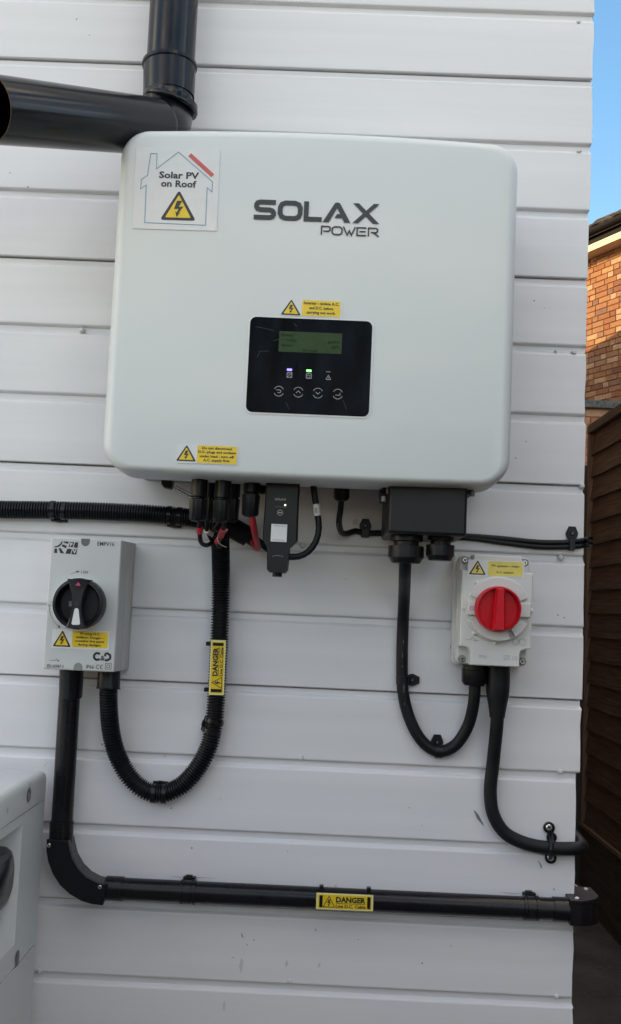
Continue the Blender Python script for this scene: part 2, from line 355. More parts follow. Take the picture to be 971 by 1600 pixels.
def board(i):
    zt = Z0-GS*i; zb = Z0-GS*(i+1)
    kt, kb = (i % 3 == 1), ((i+1) % 3 == 1)         # true joint above / below, else a moulded groove
    z = lambda t: zt-t
    if kt: top = [(.0005, z(.0000)), (.0065, z(.0022)), (.0066, z(.0092)), (.0116, z(.0126)), (.0121, z(.0142))]
    else:  top = [(.0052, z(-.001)), (.0056, z(.0030)), (.0058, z(.0086)), (.0114, z(.0122)), (.0121, z(.0140))]
    if kb: bot = [(.0124, zb+.0014), (.0116, zb+.0004), (.0100, zb+.0001), (.0005, zb+.0003)]
    else:  bot = [(.0124, zb+.0030), (.0119, zb+.0016), (.0110, zb+.0008), (.0056, zb-.0010)]
    mid = [(.0123, zt-GS*.35), (.0125, zt-GS*.7)]
    prof = top+mid+bot+[(.0003, zb+.0004), (.0003, zt-.0001)]
    if -1 <= i <= 15:
        px = XE[max(0, min(i, 15))][0]; xr = S(px, XE[max(0, min(i, 15))][1], .012)[0]
    else: xr = .385 if i < 0 else .360
    rng = random.Random(i+50); xs = [-25, -3, -1, -.5, -.25, 0, .15, .28, xr-.012, xr]
    bm = bmesh.new(); rings = []
    for x in xs:
        r_ = []
        for (d, zz) in prof:
            wv = .0003*noise.noise(Vector((x*2.2, zz*3, i*.7))) if d > .004 else 0
            jx = rng.uniform(-.0009, .0009)+.0012*noise.noise(Vector((0, zz*60, i))) if x == xr else 0
            r_.append(bm.verts.new(WALL(x+jx, zz+.00025*noise.noise(Vector((x*1.1, i*3.1, 0)))*.4, d+wv)))
        rings.append(r_)
    n = len(prof)
    for A, C in zip(rings, rings[1:]):
        for k in range(n): bm.faces.new((A[k], A[(k+1) % n], C[(k+1) % n], C[k]))
    bm.faces.new(rings[0][::-1]); bm.faces.new(rings[-1])
    return obj('cladding_board', bm, 'pvc', B)
for i in range(-10, 27):
    if Z0-GS*(i+1) < GZ: break
    board(i)
# boards above the frame share one mesh
src = board(-11); NB = 0
for i in range(-12, -42, -1):
    c = src.copy(); COL.objects.link(c); c.parent = B; c.location = (0, 0, GS*(-11-i))
for px, py in [(903, 37), (903.5, 238), (896, 551.5), (909, 760), (876, 871), (875, 1204.5), (869.5, 1555), (129, 517), (64, 1516), (453, 1531), (474, 852), (471, 1183), (868, 549)]:
    x, z = S(px, py, .007); bm = bmesh.new(); dome(bm, x, z, .0060, .0044 if px != 868 else .0018, .0085, 14); obj('pin_head', bm, 'pin', B, True)
# scuffs and splashes on the boards
def scuff(px0, py0, px1, py1, wd, m='scuff'):
    bm = bmesh.new(); a = Vector(S(px0, py0, .013)); b = Vector(S(px1, py1, .013)); n = 7; Lp, Rp = [], []
    d = (b-a); q = Vector((-d.y, d.x)).normalized()
    for k in range(n+1):
        t = k/n; p = a+d*t+q*random.uniform(-.0004, .0004); hw = wd*max(.12, math.sin(math.pi*min(1, t*.9+.08)))*random.uniform(.6, 1.1)/2
        Lp.append(tuple(p+q*hw)); Rp.append(tuple(p-q*hw))
    for k in range(n):
        vv = [bm.verts.new(WALL(x, z, .0132)) for x, z in (Lp[k], Rp[k], Rp[k+1], Lp[k+1])]; bm.faces.new(vv)
    bmesh.ops.remove_doubles(bm, verts=bm.verts, dist=1e-6); obj('scuff_mark', bm, m, B)
for a in [(741, 1266, 756, 1290, .005), (841, 1345, 848, 1357, .0022), (865, 1387, 867, 1392, .0015), (780, 1394, 822, 1397, .0006), (264, 1370, 337, 1372, .0007), (378, 1458, 380, 1466, .0018),
          (398, 1467, 396, 1470, .0018), (364, 1495, 365, 1497, .0018), (493, 1450, 495, 1456, .0014), (69, 1198, 75, 1191, .0005), (386, 1475, 387, 1477, .0015), (320, 1390, 325, 1391, .001)]: scuff(*a)
for a in [(378, 1497, 376, 1520, .005), (351, 1564, 350, 1580, .004), (449, 1500, 447, 1512, .004), (523, 1383, 527, 1385, .004), (500, 1505, 498, 1512, .004), (552, 820, 560, 812, .01)]: scuff(*a, m='smear')
for px, py in [(258, 1182), (160, 1163), (268, 1263), (345, 1248), (450, 1330), (640, 1262), (660, 1290), (560, 1468), (705, 1478), (822, 690), (806, 716), (835, 470), (851, 481), (872, 961), (882, 965), (540, 905), (660, 1505), (300, 1325), (255, 1250), (120, 30), (140, 55), (16, 270), (44, 292)]:
    x, z = S(px, py, .013); bm = bmesh.new(); flat(bm, WALL, circ(x, z, random.uniform(.0006, .0012), 7), .0131); obj('dirt_spot', bm, 'scuff', B)

# ------------------------------------------------------------------ downpipe with open offset
dp = thing('downpipe', 'black round downpipe ending in an elbow and an open side branch above the wall box', 'pipe', (S(265, 95, .064)[0], -.064, EYE+.6))
top = P(268, 0, .064); el = P(264, 150, .066)
bm = bmesh.new(); dx = (top[0]-el[0])/(top[1]-el[1])
bm2 = [(top[0]+dx*3.2*0, 4.5, .064), (el[0], el[1], .066)]
rod(bm, [(bm2[0], .034), (bm2[1], .034)], 36); obj('pipe', bm, 'pipe', dp, True)
a, b = P(265.5, 100, .066), P(264, 152, .068)
bm = bmesh.new(); rod(bm, steps(a, b, [(0, .035), (0, .0385), (.10, .0390), (.13, .0370), (1, .0360)]), 40); obj('socket', bm, 'pipe', dp, True)
bm = bmesh.new(); e0 = P(264, 130, .068); e1 = P(263, 200, .086); m0 = P(-20, 170, .35)
dirv = (W3(m0)-W3(e1)).normalized()
pth = smooth([W3(e0), W3(P(263.5, 160, .069)), W3(P(262, 186, .075)), W3(e1)+dirv*.012, W3(e1)+dirv*.04, W3(e1)+dirv*.07], .004)
sweep(bm, pth, .0345, 36); obj('elbow', bm, 'pipe', dp, True)
bm = bmesh.new(); loc = W3(e1)+dirv*.022; end = W3(m0)
u = dirv.orthogonal().normalized(); v = dirv.cross(u)
prof = [(loc, .0345), (loc+dirv*.004, .0368), (loc+dirv*.010, .0375), (end, .0385), (end, .0374), (loc+dirv*.02, .0360)]
rings = [[bm.verts.new(p+(u*math.cos(a)+v*math.sin(a))*r) for a in (2*math.pi*k/48 for k in range(48))] for p, r in prof]
for A, C in zip(rings, rings[1:]):
    for k in range(48): bm.faces.new((A[k], A[(k+1) % 48], C[(k+1) % 48], C[k]))
bm.faces.new(rings[0][::-1]); bm.faces.new(rings[-1]); obj('branch_pipe', bm, 'pipe', dp, True)
# tilted rim where the branch leaves
cc = W3(P(267, 163, .071)); tn = Vector((.30, -.04, .95)).normalized(); u = tn.orthogonal().normalized(); v = tn.cross(u); bm = bmesh.new(); rings = []
for t0, r0 in ((-.003, .030), (-.003, .0390), (-.001, .0398), (.002, .0398), (.004, .0388), (.010, .0368), (.010, .030)):
    rings.append([bm.verts.new(cc+tn*t0+(u*math.cos(a)+v*math.sin(a))*r0) for a in (2*math.pi*k/44 for k in range(44))])
for A, C in zip(rings, rings[1:]):
    for k in range(44): bm.faces.new((A[k], A[(k+1) % 44], C[(k+1) % 44], C[k]))
bm.faces.new(rings[0][::-1]); bm.faces.new(rings[-1]); obj('collar_ring', bm, 'pipe', dp, True)

# ------------------------------------------------------------------ inverter
FD = .200
xl = (S(187, 260, .177)[0]+S(165, 690, .177)[0])/2; xr_ = (S(809, 280, .177)[0]+S(797, 690, .177)[0])/2
zt = (S(230, 212, .177)[1]+S(740, 229, .177)[1])/2; zb = (S(215, 739, FD)[1]+S(745, 754, FD)[1])/2
print('inverter', xr_-xl, zt-zb, xl, xr_, zt, zb)
INV = thing('inverter', 'large pale grey solar inverter with rounded corners and a black display in its front', 'inverter', ((xl+xr_)/2, -.1, EYE+zb))
def invring(ins, r, insb=None):
    pts = rr(xl+ins, zb+(ins if insb is None else insb), xr_-ins, zt-ins, r, 9); o = []; cx = (xl+xr_)/2; hw = (xr_-xl)/2
    # subdivide the long top and bottom so they can bow
    full = []
    for k in range(len(pts)):
        a, b = pts[k], pts[(k+1) % len(pts)]; full.append(a)
        if abs(a[0]-b[0]) > .2:
            for j in range(1, 12): full.append((a[0]+(b[0]-a[0])*j/12, a[1]))
        elif abs(a[1]-b[1]) > .2:
            for j in range(1, 6): full.append((a[0], a[1]+(b[1]-a[1])*j/6))
    for x, z in full:
        t = 1-((x-cx)/hw)**2; bow = .0075*t if z > (zt+zb)/2 else -.0025*t
        o.append((x, z+bow))
    return o
CR = .036
bm = bmesh.new()
levels = [(.118, .004), (.121, .0), (.150, 0), (.176, .0006)]
for k in range(1, 9):
    a = R(90*k/8); levels.append((.176+.0235*math.sin(a), .0006+.0155*(1-math.cos(a))**1.15, .0006+.0075*(1-math.cos(a))**1.6))
loft(bm, WALL, [(invring(l_[1], CR-l_[1]*.6, l_[2] if len(l_) > 2 else None), l_[0]) for l_ in levels]); obj('front_cover', bm, 'inv', INV, True)
bm = bmesh.new(); rbox(bm, WALL, xl+.010, zb+.007, xr_-.010, zt-.010, .03, [(.024, .004), (.028, 0), (.1185, 0)], 6); obj('rear_body', bm, 'under', INV, True)
bm = bmesh.new(); box(bm, WALL, xl+.08, zb+.09, xr_-.08, zt-.06, .0127, .0245); obj('mounting_bracket', bm, 'met', INV)
x, z = S(261, 752, .06); bm = bmesh.new(); prism(bm, WALL, [(x-.007, z-.004), (x-.003, z-.009), (x+.006, z-.010), (x+.008, z-.006), (x+.008, z+.02), (x-.007, z+.02)], .045, .065, .001); obj('lock_tab', bm, 'blk', INV)
bm = bmesh.new(); tube(bm, [P(268, 760, .05), P(300, 778, .05)], .0016, 8); tube(bm, [P(268, 757, .058), P(302, 774, .058)], .0014, 8); obj('bracket_rod', bm, 'met', INV, True)
PF = FD+.0001      # front plane
# display
q = [S(*p, PF) for p in ((389, 494), (582, 503), (577, 652), (387, 643))]
dx0 = (q[0][0]+q[3][0])/2; dx1 = (q[1][0]+q[2][0])/2; dz1 = (q[0][1]+q[1][1])/2; dz0 = (q[2][1]+q[3][1])/2
bm = bmesh.new(); rbox(bm, WALL, dx0, dz0, dx1, dz1, .0078, [(.196, 0), (FD+.0006, 0), (FD+.001, .0005)], 6); DSP = obj('display_panel', bm, 'glass', INV)
bm = bmesh.new(); flat(bm, WALL, rr(dx0-.0020, dz0-.0020, dx1+.0020, dz1+.0020, .0098, 6), PF+.0002); obj('display_surround', bm, 'stk', INV)
C1 = FD+.0012
q = [S(*p, PF) for p in ((437, 517), (535, 522), (534, 554), (435, 549))]
lx0, lx1, lz0, lz1 = q[0][0], q[1][0], (q[2][1]+q[3][1])/2, (q[0][1]+q[1][1])/2
bm = bmesh.new(); flat(bm, WALL, [(lx0, lz0), (lx1, lz0), (lx1, lz1), (lx0, lz1)], C1); obj('lcd_screen', bm, 'lcd', DSP)
lh = (lz1-lz0)/4
text('lcd_text', 'Power', WALL, lx0+.003, lz1-lh*1.0, lh*.62, 'lcdt', DSP, c=C1+.0003)
text('lcd_text', 'Today', WALL, lx0+.009, lz1-lh*2.1, lh*.7, 'lcdt', DSP, c=C1+.0003)
text('lcd_text', '.6kWh', WALL, lx1-.003, lz1-lh*2.1, lh*.62, 'lcdt', DSP, c=C1+.0003, align='R')
text('lcd_text', 'Battery', WALL, lx0+.004, lz1-lh*3.1, lh*.66, 'lcdt', DSP, c=C1+.0003)
text('lcd_text', '60%', WALL, lx1-.003, lz1-lh*3.05, lh*.62, 'lcdt', DSP, c=C1+.0003, align='R')
text('lcd_text', 'Normal', WALL, (lx0+lx1)/2, lz0+lh*.12, lh*.6, 'lcdt', DSP, c=C1+.0003, align='C')
for px, py, m in ((452.7, 578, 'ledb'), (483, 579.6, 'ledg'), (513.2, 581.3, 'icond')):
    x, z = S(px, py, PF); bm = bmesh.new(); hw, hh = (.0032, .0014) if m != 'icond' else (.0028, .0006)
    rbox(bm, WALL, x-hw, z-hh, x+hw, z+hh, hh*.6, [(FD+.0008, 0), (C1+.0003, 0)], 3); obj('status_light', bm, m, DSP)
x, z = S(452.7, 586.3, PF); bm = bmesh.new(); s = .0030; fr = sub(WALL, x, z)
stroke(bm, fr, [(-s, -s), (s, -s), (s, s), (-s, s)], .0006, C1, True); stroke(bm, fr, [(-s, -s), (s, s)], .0005, C1+.0001); stroke(bm, fr, [(-s*.7, s*.5), (-s*.1, s*.5)], .0004, C1); stroke(bm, fr, [(s*.1, -s*.5), (s*.7, -s*.5)], .0004, C1); obj('battery_icon', bm, 'icon', DSP)
x, z = S(483, 588, PF); bm = bmesh.new(); fr = sub(WALL, x, z)
stroke(bm, fr, rr(-.0032, -.0030, .0032, .0032, .001, 3), .0006, C1, True); stroke(bm, fr, [(-.0016, .0), (-.0016, .0012), (-.0004, .0014), (.0004, .0005), (.0016, .0009), (.0016, -.0008)], .0005, C1); stroke(bm, fr, [(-.0018, -.0016), (.0018, -.0016)], .0005, C1); obj('grid_icon', bm, 'icon', DSP)
x, z = S(513.4, 590, PF); bm = bmesh.new(); fr = sub(WALL, x, z)
stroke(bm, fr, [(-.0030, -.0026), (.0030, -.0026), (0, .0028)], .00055, C1, True); stroke(bm, fr, [(0, .001), (0, -.0006)], .0005, C1); stroke(bm, fr, [(0, -.0012), (0, -.0018)], .0005, C1); obj('alarm_icon', bm, 'icon', DSP)
for k, (px, py) in enumerate(((436, 611.5), (466.5, 613), (497, 614.5), (528, 616))):
    x, z = S(px, py, PF); bm = bmesh.new(); fr = sub(WALL, x, z); r = .0062
    stroke(bm, fr, circ(0, 0, r, 12, 25, 155), .0006, C1); stroke(bm, fr, circ(0, 0, r, 12, 205, 335), .0006, C1)
    if k == 0: stroke(bm, fr, [(-.0034, .0016), (.001, .0016), (.0026, .0008), (.0026, -.0010), (.001, -.0018), (-.0014, -.0018)], .0006, C1)
    if k == 1: stroke(bm, fr, [(-.0028, -.0012), (0, .0016), (.0028, -.0012)], .0006, C1)
    if k == 2: stroke(bm, fr, [(-.0028, .0014), (0, -.0014), (.0028, .0014)], .0006, C1)
    if k == 3: stroke(bm, fr, [(.0028, .0016), (.0028, -.0014), (-.0030, -.0014)], .0006, C1)
    obj('touch_button', bm, 'icon', DSP)
# scratches on the glass
bm = bmesh.new()
for a in [(376+24, 511, 376+52, 517), (428, 533, 452, 527), (462, 526, 470, 532), (402, 559, 406, 551), (404, 550, 420, 549), (460, 506, 464, 511), (536, 625, 542, 641), (447, 629, 452, 640), (408, 495.5, 411, 497), (478, 549, 487, 551)]:
    p0, p1 = S(a[0], a[1], PF), S(a[2], a[3], PF); stroke(bm, WALL, [p0, ((p0[0]+p1[0])/2, (p0[1]+p1[1])/2+.0004), p1], .00045, C1+.0006)
obj('scratch', bm, 'scr', DSP)
# maker lettering
x0, z0 = S(396.5, 342.5, PF); hL = S(396.5, 311.5, PF)[1]-z0; wL = (S(591, 349, PF)[0]-x0)
U = wL/6.21; fr = sub(WALL, x0, z0); bm = bmesh.new()
def let(pts, ox, wd=.235, closed=False): stroke(bm, fr, [((ox+a)*U, b*hL) for a, b in pts], wd*hL, .2006, closed)
let([(1.08, .885), (.32, .885), (.17, .84), (.115, .75), (.115, .64), (.18, .54), (.32, .5), (.78, .5), (.92, .46), (.985, .37), (.985, .25), (.93, .16), (.80, .115), (0, .115)], 0)
let([(.38, .115), (.86, .115), (1.04, .19), (1.12, .35), (1.12, .65), (1.04, .81), (.86, .885), (.38, .885), (.20, .81), (.12, .65), (.12, .35), (.20, .19)], 1.19, closed=True)
let([(.12, 1.0), (.12, .115), (.91, .115)], 2.49)
flat(bm, fr, [((3.45+a)*U, b*hL) for a, b in ((0, 0), (.58, .97), (.66, 1.0), (.76, 1), (.84, .95), (1.38, 0), (1.08, 0), (.70, .72), (.30, 0))], .2006)
flat(bm, fr, [((3.45+a)*U, b*hL) for a, b in ((.58, .22), (.98, .22), (.86, .42), (.70, .42))], .2007)
flat(bm, fr, [((4.93+a)*U, b*hL) for a, b in ((0, 1), (.30, 1), (1.34, 0), (1.03, 0))], .2006)
flat(bm, fr, [((4.93+a)*U, b*hL) for a, b in ((1.04, 1), (1.32, 1), (.28, 0), (0, 0))], .2007)
obj('maker_lettering', bm, 'prg', INV)
xp, zp = S(501.3, 366.5, PF); hP = S(501.3, 352.6, PF)[1]-zp; wP = S(592, 370, PF)[0]-xp; U2 = wP/5.9; fr = sub(WALL, xp, zp); bm = bmesh.new()
def le2(pts, ox, closed=False, wd=.16): stroke(bm, fr, [((ox+a)*U2, b*hP) for a, b in pts], wd*hP, .2006, closed)
le2([(.07, 0), (.07, .93), (.75, .93), (.93, .85), (.93, .5), (.75, .4), (.25, .4)], 0)
le2([(.3, .07), (.85, .07), (1.07, .25), (1.07, .75), (.85, .93), (.3, .93), (.08, .75), (.08, .25)], 1.08, True)
le2([(0, 1), (.40, .06), (.62, .55), (.84, .06), (1.22, 1)], 2.28)
le2([(1.0, .93), (.07, .93), (.07, .07), (1.0, .07)], 3.62); le2([(.3, .5), (.95, .5)], 3.62)
le2([(.07, 0), (.07, .93), (.80, .93), (.98, .84), (.98, .56), (.80, .44), (.3, .44)], 4.78); le2([(.62, .40), (1.12, 0)], 4.78)
obj('maker_lettering', bm, 'prt', INV)
# warning stickers
def sticker(parent, corners, d, tri, panel, lines, fill='yel', label=None, bg_='stkc', bold=.028, txt='prt', th=.64):
    """corners, tri (centre x, base y, width, height), panel (x0,y0,x1,y1 relative 0..1) -- sticker in its own frame"""
    q = [Vector(S(*p, d)) for p in corners]; o = q[3]; ux = (q[2]-q[3]); uz = (q[0]-q[3])
    fr = Fr(WALL(o.x, o.y, d), Vector((ux.x, 0, ux.y)), Vector((0, 0, 1)) if abs(ux.y/ux.x) < .02 else Vector((-ux.y, 0, ux.x)), (0, -1, 0))
    w_, h_ = ux.length, uz.length
    bm = bmesh.new(); loft(bm, fr, [(rr(0, 0, w_, h_, .0008, 2), -.0001), (rr(0, 0, w_, h_, .0008, 2), .0003)]); s_ = obj('warning_sticker', bm, bg_, parent, label=label)
    warning_triangle(fr, tri[0]*w_, tri[1]*h_, tri[2]*w_, tri[3]*h_, s_, fill)
    a0, b0, a1, b1 = panel[0]*w_, panel[1]*h_, panel[2]*w_, panel[3]*h_
    bm = bmesh.new(); flat(bm, fr, rr(a0, b0, a1, b1, .0016, 4), .0006); obj('yellow_panel', bm, fill, s_)
    n = len(lines); lh_ = (b1-b0)/(n+.35)
    for k, t in enumerate(lines):
        dsc = 1.28 if any(c in t[0] for c in 'gyp,') else 1
        text('lettering', t[0], fr, (a0+a1)/2, b1-lh_*(k+.95)-(lh_*th*.22 if dsc > 1 else 0), lh_*th*dsc, txt, s_, wdt=(a1-a0)*t[1], bold=bold, align='C', c=.0009)
    return s_
sticker(INV, ((438, 465), (536, 470), (535, 498), (437, 493)), PF, (.18, .05, .31, .85), (.355, .06, .965, .94), [('Inverter - isolate A.C.', .92), ('and D.C. before', .62), ('carrying out work.', .76)], label='small yellow warning sticker above the display')
sticker(INV, ((276, 693), (372, 697), (371, 727), (275, 723)), PF, (.165, .10, .31, .82), (.34, .04, .985, .96), [('Do not disconnect', .76), ('D.C. plugs and sockets', .95), ('under load - turn off', .86), ('A.C. supply first.', .68)], label='yellow warning sticker near the bottom edge')
# solar sticker
q = [Vector(S(*p, PF)) for p in ((213, 230), (344, 234), (337, 361), (207, 357))]
o = q[3]; ux = q[2]-q[3]; fr = Fr(WALL(o.x, o.y, PF), (ux.x, 0, ux.y), (-ux.y, 0, ux.x), (0, -1, 0)); w_ = (q[1]-q[0]).length; h_ = (q[0]-q[3]).length
bm = bmesh.new(); loft(bm, fr, [(rr(0, 0, w_, h_, .001, 2), -.0001), (rr(0, 0, w_, h_, .001, 2), .0003)]); ST = obj('solar_sticker', bm, 'stk', INV, label='white square sticker with a blue house outline')
def hs(a, b): return ((a-.0)*w_, (1-b)*h_)      # fractions from the sticker's top left
house = [(.17, .075), (.245, .075), (.245, .265), (.49, .045), (.885, .40), (.885, .52), (.83, .475), (.845, .925), (.14, .915), (.125, .465), (.07, .515), (.065, .40), (.155, .345)]
house = [(.175, .075), (.250, .075), (.252, .262), (.505, .045), (.925, .40), (.925, .525), (.865, .475), (.865, .935), (.145, .925), (.140, .465), (.075, .515), (.080, .395), (.150, .345)]
bm = bmesh.new(); stroke(bm, fr, [hs(*p) for p in house], .0009, .0006, True); obj('house_outline', bm, 'blu', ST)
bm = bmesh.new(); stroke(bm, fr, [hs(.64, .075), hs(.925, .325)], .0052, .0007); obj('red_panel_bar', bm, 'redp', ST)
text('lettering', 'Solar PV', fr, *hs(.525, .375), h_*.085, 'prg', ST, wdt=w_*.475, bold=.03, align='C', c=.0007)
text('lettering', 'on Roof', fr, *hs(.525, .480), h_*.085, 'prg', ST, wdt=w_*.42, bold=.03, align='C', c=.0007)
warning_triangle(fr, *hs(.535, .885), w_*.40, h_*.355, ST)

# ------------------------------------------------------------------ black terminal cover and glands under the inverter
TC = thing('terminal_cover', 'black terminal box with two glands under the right end of the inverter', 'junction box', (S(668, 800, .15)[0], -.12, EYE+S(668, 840, .15)[1]))
q0, q1 = S(607, 834, .165), S(733, 760, .165); xa = S(606, 800, .165)[0]; xb = S(731, 800, .165)[0]; za = S(668, 836, .165)[1]
bm = bmesh.new(); rbox(bm, WALL, xa, za, xb, zb+.012, .004, [(.035, .0), (.158, 0), (.163, .0015), (.165, .004)], 3); obj('cover_box', bm, 'blk', TC, True)
bm = bmesh.new(); box(bm, WALL, xa-.007, zb-.006, xb+.009, zb+.008, .06, .150, .0015); box(bm, WALL, xa-.008, zb-.018, xa+.001, zb+.0, .10, .135, .001); obj('cover_flange', bm, 'blk', TC)
for px, py in ((608, 767), (739, 771), (600, 779)):
    x, z = S(px, py, .155); bm = bmesh.new(); r = .0032; rod(bm, [((x, z-r, .15), .001), ((x, z-r, .15), .0032), ((x, z+r, .15), .0032), ((x, z+r, .15), .001)], 10); obj('screw', bm, 'under', TC, True)
def gland(cx, y0, y1, r, d, parent, px_b=None):
    a = P(cx, y0, d); b = (a[0], S(cx, y1, d)[1], d)
    hexf = lambda t: 1+.035*math.cos(6*t)
    bm = bmesh.new(); rod(bm, steps(a, b, [(0, r*.94), (.27, r*.94), (.30, r*.72), (.42, r*.72), (.43, r*.7)]), 24); G = obj('cable_gland', bm, 'blk', parent, True)
    bm = bmesh.new(); rod(bm, steps(a, b, [(.42, r*.80), (.44, r), (.82, r), (.86, r*.92), (1, r*.80), (1, r*.5)]), 36, lambda t: 1+.02*math.cos(12*t)); obj('gland_nut', bm, 'blk', G, True)
gland(636, 833, 880, .0228, .125, TC); gland(689, 833, 876, .0182, .125, TC)

# ------------------------------------------------------------------ cables on the right
CB = {}
def cable(label, pts, r, m='rub', n=14, name='cable'):
    bm = bmesh.new(); tube(bm, pts, r, n); o = obj(name, bm, m, None, True); tag(o, label, 'cable'); return o
cable('thick black cable making a U from the terminal cover to the red switch box', [P(634, 872, .125), P(633, 893, .11), P(632, 930, .05), P(630, 975, .024), P(628.5, 1030, .0215), P(630, 1080, .0215), P(640, 1122, .0215), P(659, 1157, .0215), P(685, 1174, .0215), P(712, 1164, .022), P(732, 1133, .028), P(741, 1095, .038), P(742.5, 1062, .042)], .0082)
CU = bpy.data.objects['cable']
text('cable_print', 'CABLE', sub(WALL, *S(631, 1082, .0300), 0, R(90)), 0, -.0015, .0028, 'icond', CU, wdt=.0125, c=.0300)
bm = bmesh.new()
for px, py, l_ in ((630.5, 1000, 5), (629, 1020, 8), (629, 1040, 3), (632, 1098, 4), (634, 960, 4)): stroke(bm, WALL, [S(px, py, .0305), S(px+.2, py+l_, .0305)], .0007, .0305)
obj('cable_print', bm, 'icond', CU)
cbl = cable('thick black cable dropping from the rubber boot and curving right round the wall corner', [P(778, 1105, .042), P(776.5, 1135, .040), P(771, 1190, .026), P(766.5, 1235, .0225), P(771, 1272, .0225), P(790, 1302, .0225), P(825, 1319, .0225), P(865, 1325.5, .0225), P(893, 1326, .0225), P(906, 1325, .018), (S(912, 1323, 0)[0], S(912, 1323, 0)[1], -.012), (S(912, 1323, 0)[0]-.001, S(912, 1323, 0)[1]+.004, -.08), (S(912, 1323, 0)[0]-.002, S(912, 1323, 0)[1]+.008, -.4)], .0090)
for off, lab in ((0, 'upper thin black cable of the pair running right above the red switch box'), (1, 'lower thin black cable of the pair running right above the red switch box')):
    o = off*7.2
    cable(lab, [P(700, 836+o*.4, .017), P(740, 838+o*.5, .0168), P(790, 842+o*.9, .0168), P(840, 847+o, .0168), P(880, 847.5+o, .0168), P(903, 845.5+o*1.1, .0165), P(914, 844+o*1.1, .012), (S(918, 843, 0)[0], S(918, 843+o, 0)[1], -.02), (S(918, 843, 0)[0], S(918, 843+o, 0)[1]+.01, -.5)], .0038, n=10)
def pclip(px, py, ang, r=.0070, band=None, lab='', scale=1.18, tag_='small black cable clip screwed to the boards', d=.013):
    """screw tab at px,py; ang: direction towards the cable, radians in the wall plane; band=(width, distance, thickness)"""
    x, z = S(px, py, d); t = thing('cable_clip', lab, 'cable clip', WALL(x, z, d), 'black clips holding cables to the cladding')
    fr = sub(WALL, x, z, 0, ang); s = scale
    bm = bmesh.new(); prism(bm, fr, [(-.0085*s, -.0040*s), (-.0075*s, -.0042*s)]+circ(0, 0, r*s, 10, -125, -60)+[(.0085*s, -.0036*s), (.0085*s, .0036*s)]+circ(0, 0, r*s, 10, 60, 125)+[(-.0075*s, .0042*s), (-.0085*s, .0040*s)], d, d+.0045, .0006); obj('clip_tab', bm, 'blk', t, True)
    return t, fr
def clip_screw(t, fr, m='blk', r=.0034, d=.013):
    o, bm = screw(fr, 0, 0, d+.0045, r, t, m); obj('screw_slot', bm, 'prt' if m == 'met' else 'icond', t)
def band(t, p, q, r, wd, m='blk', lift=.0012, rr_=None):
    """strap round a cable: p->q short axis through the cable centre"""
    bm = bmesh.new(); a, b = Vector(p), Vector(q)
    rod(bm, steps(tuple(a), tuple(b), [(0, r), (0, r+lift), (1, r+lift), (1, r)]), 18); obj('clip_strap', bm, m, t, True)
t, fr = pclip(893.5, 834, R(-90), lab='black clip above the pair of thin cables near the wall corner'); clip_screw(t, fr)
p = P(893, 850, .0168); bm = bmesh.new(); rbox(bm, WALL, p[0]-.0042, p[1]-.0092, p[0]+.0048, p[1]+.0085, .002, [(.0128, 0), (.0205, 0), (.0222, .001)], 3); obj('clip_strap', bm, 'blk', t, True)
t, fr = pclip(571, 822, R(-90), lab='round black clip on the thin cable left of the terminal cover'); clip_screw(t, fr)
p = P(571, 833, .0168); bm = bmesh.new(); rbox(bm, WALL, p[0]-.006, p[1]-.006, p[0]+.006, p[1]+.007, .002, [(.0128, 0), (.0205, 0), (.0222, .001)], 3); obj('clip_strap', bm, 'blk', t, True)
t, fr = pclip(644, 1062, R(180), lab='black clip right of the descending side of the U shaped cable'); clip_screw(t, fr)
band(t, P(629.5, 1056, .0215), P(629.7, 1068, .0215), .0082, 0)
t, fr = pclip(683, 1159, R(-90), lab='black clip at the bottom of the U shaped cable'); clip_screw(t, fr)
a = P(680, 1173.5, .0215); band(t, a, (a[0]+.010, a[1]-.0002, a[2]), .0082, 0)
# strap clamp with three rings
t = thing('cable_clamp', 'black strap clamp with two silver screws round the cable at the lower right wall corner', 'cable clamp', WALL(*S(860, 1312, .013), .013), None)
fr = WALL; bm = bmesh.new()
for (px, py, rr_) in ((858, 1293, .0078), (862, 1308, .0070), (860.5, 1340, .0078)):
    x, z = S(px, py, .014); bm = bmesh.new(); tb = circ(x, z, rr_, 18)
    loft(bm, WALL, [(tb, .013), (tb, .0165), (circ(x, z, rr_*.85, 18), .0172)]); obj('clamp_ring', bm, 'blk', t, True)
for (p0, p1) in (((857, 1286), (858, 1293)), ((861, 1341), (861, 1348))):
    a, b = S(*p0, .014), S(*p1, .014); bm = bmesh.new(); box(bm, WALL, min(a[0], b[0])-.0040, min(a[1], b[1]), max(a[0], b[0])+.0036, max(a[1], b[1]), .0131, .0160, .0005); obj('clamp_end', bm, 'blk', t)
bm = bmesh.new(); tube(bm, [P(858, 1296, .0155), P(861, 1306, .0165), P(862, 1313, .024), P(862, 1318, .031), P(861.6, 1327, .0338), P(861, 1335, .028), P(860.5, 1341, .0155)], .0032, 8); obj('clamp_strap', bm, 'blk', t, True)
for (px, py, r) in ((858, 1293, .0046), (860.5, 1340, .0046), (862, 1308, .0026)):
    o, b2 = screw(WALL, *S(px, py, .017), .0172, r, t); obj('screw_slot', b2, 'prt', t)
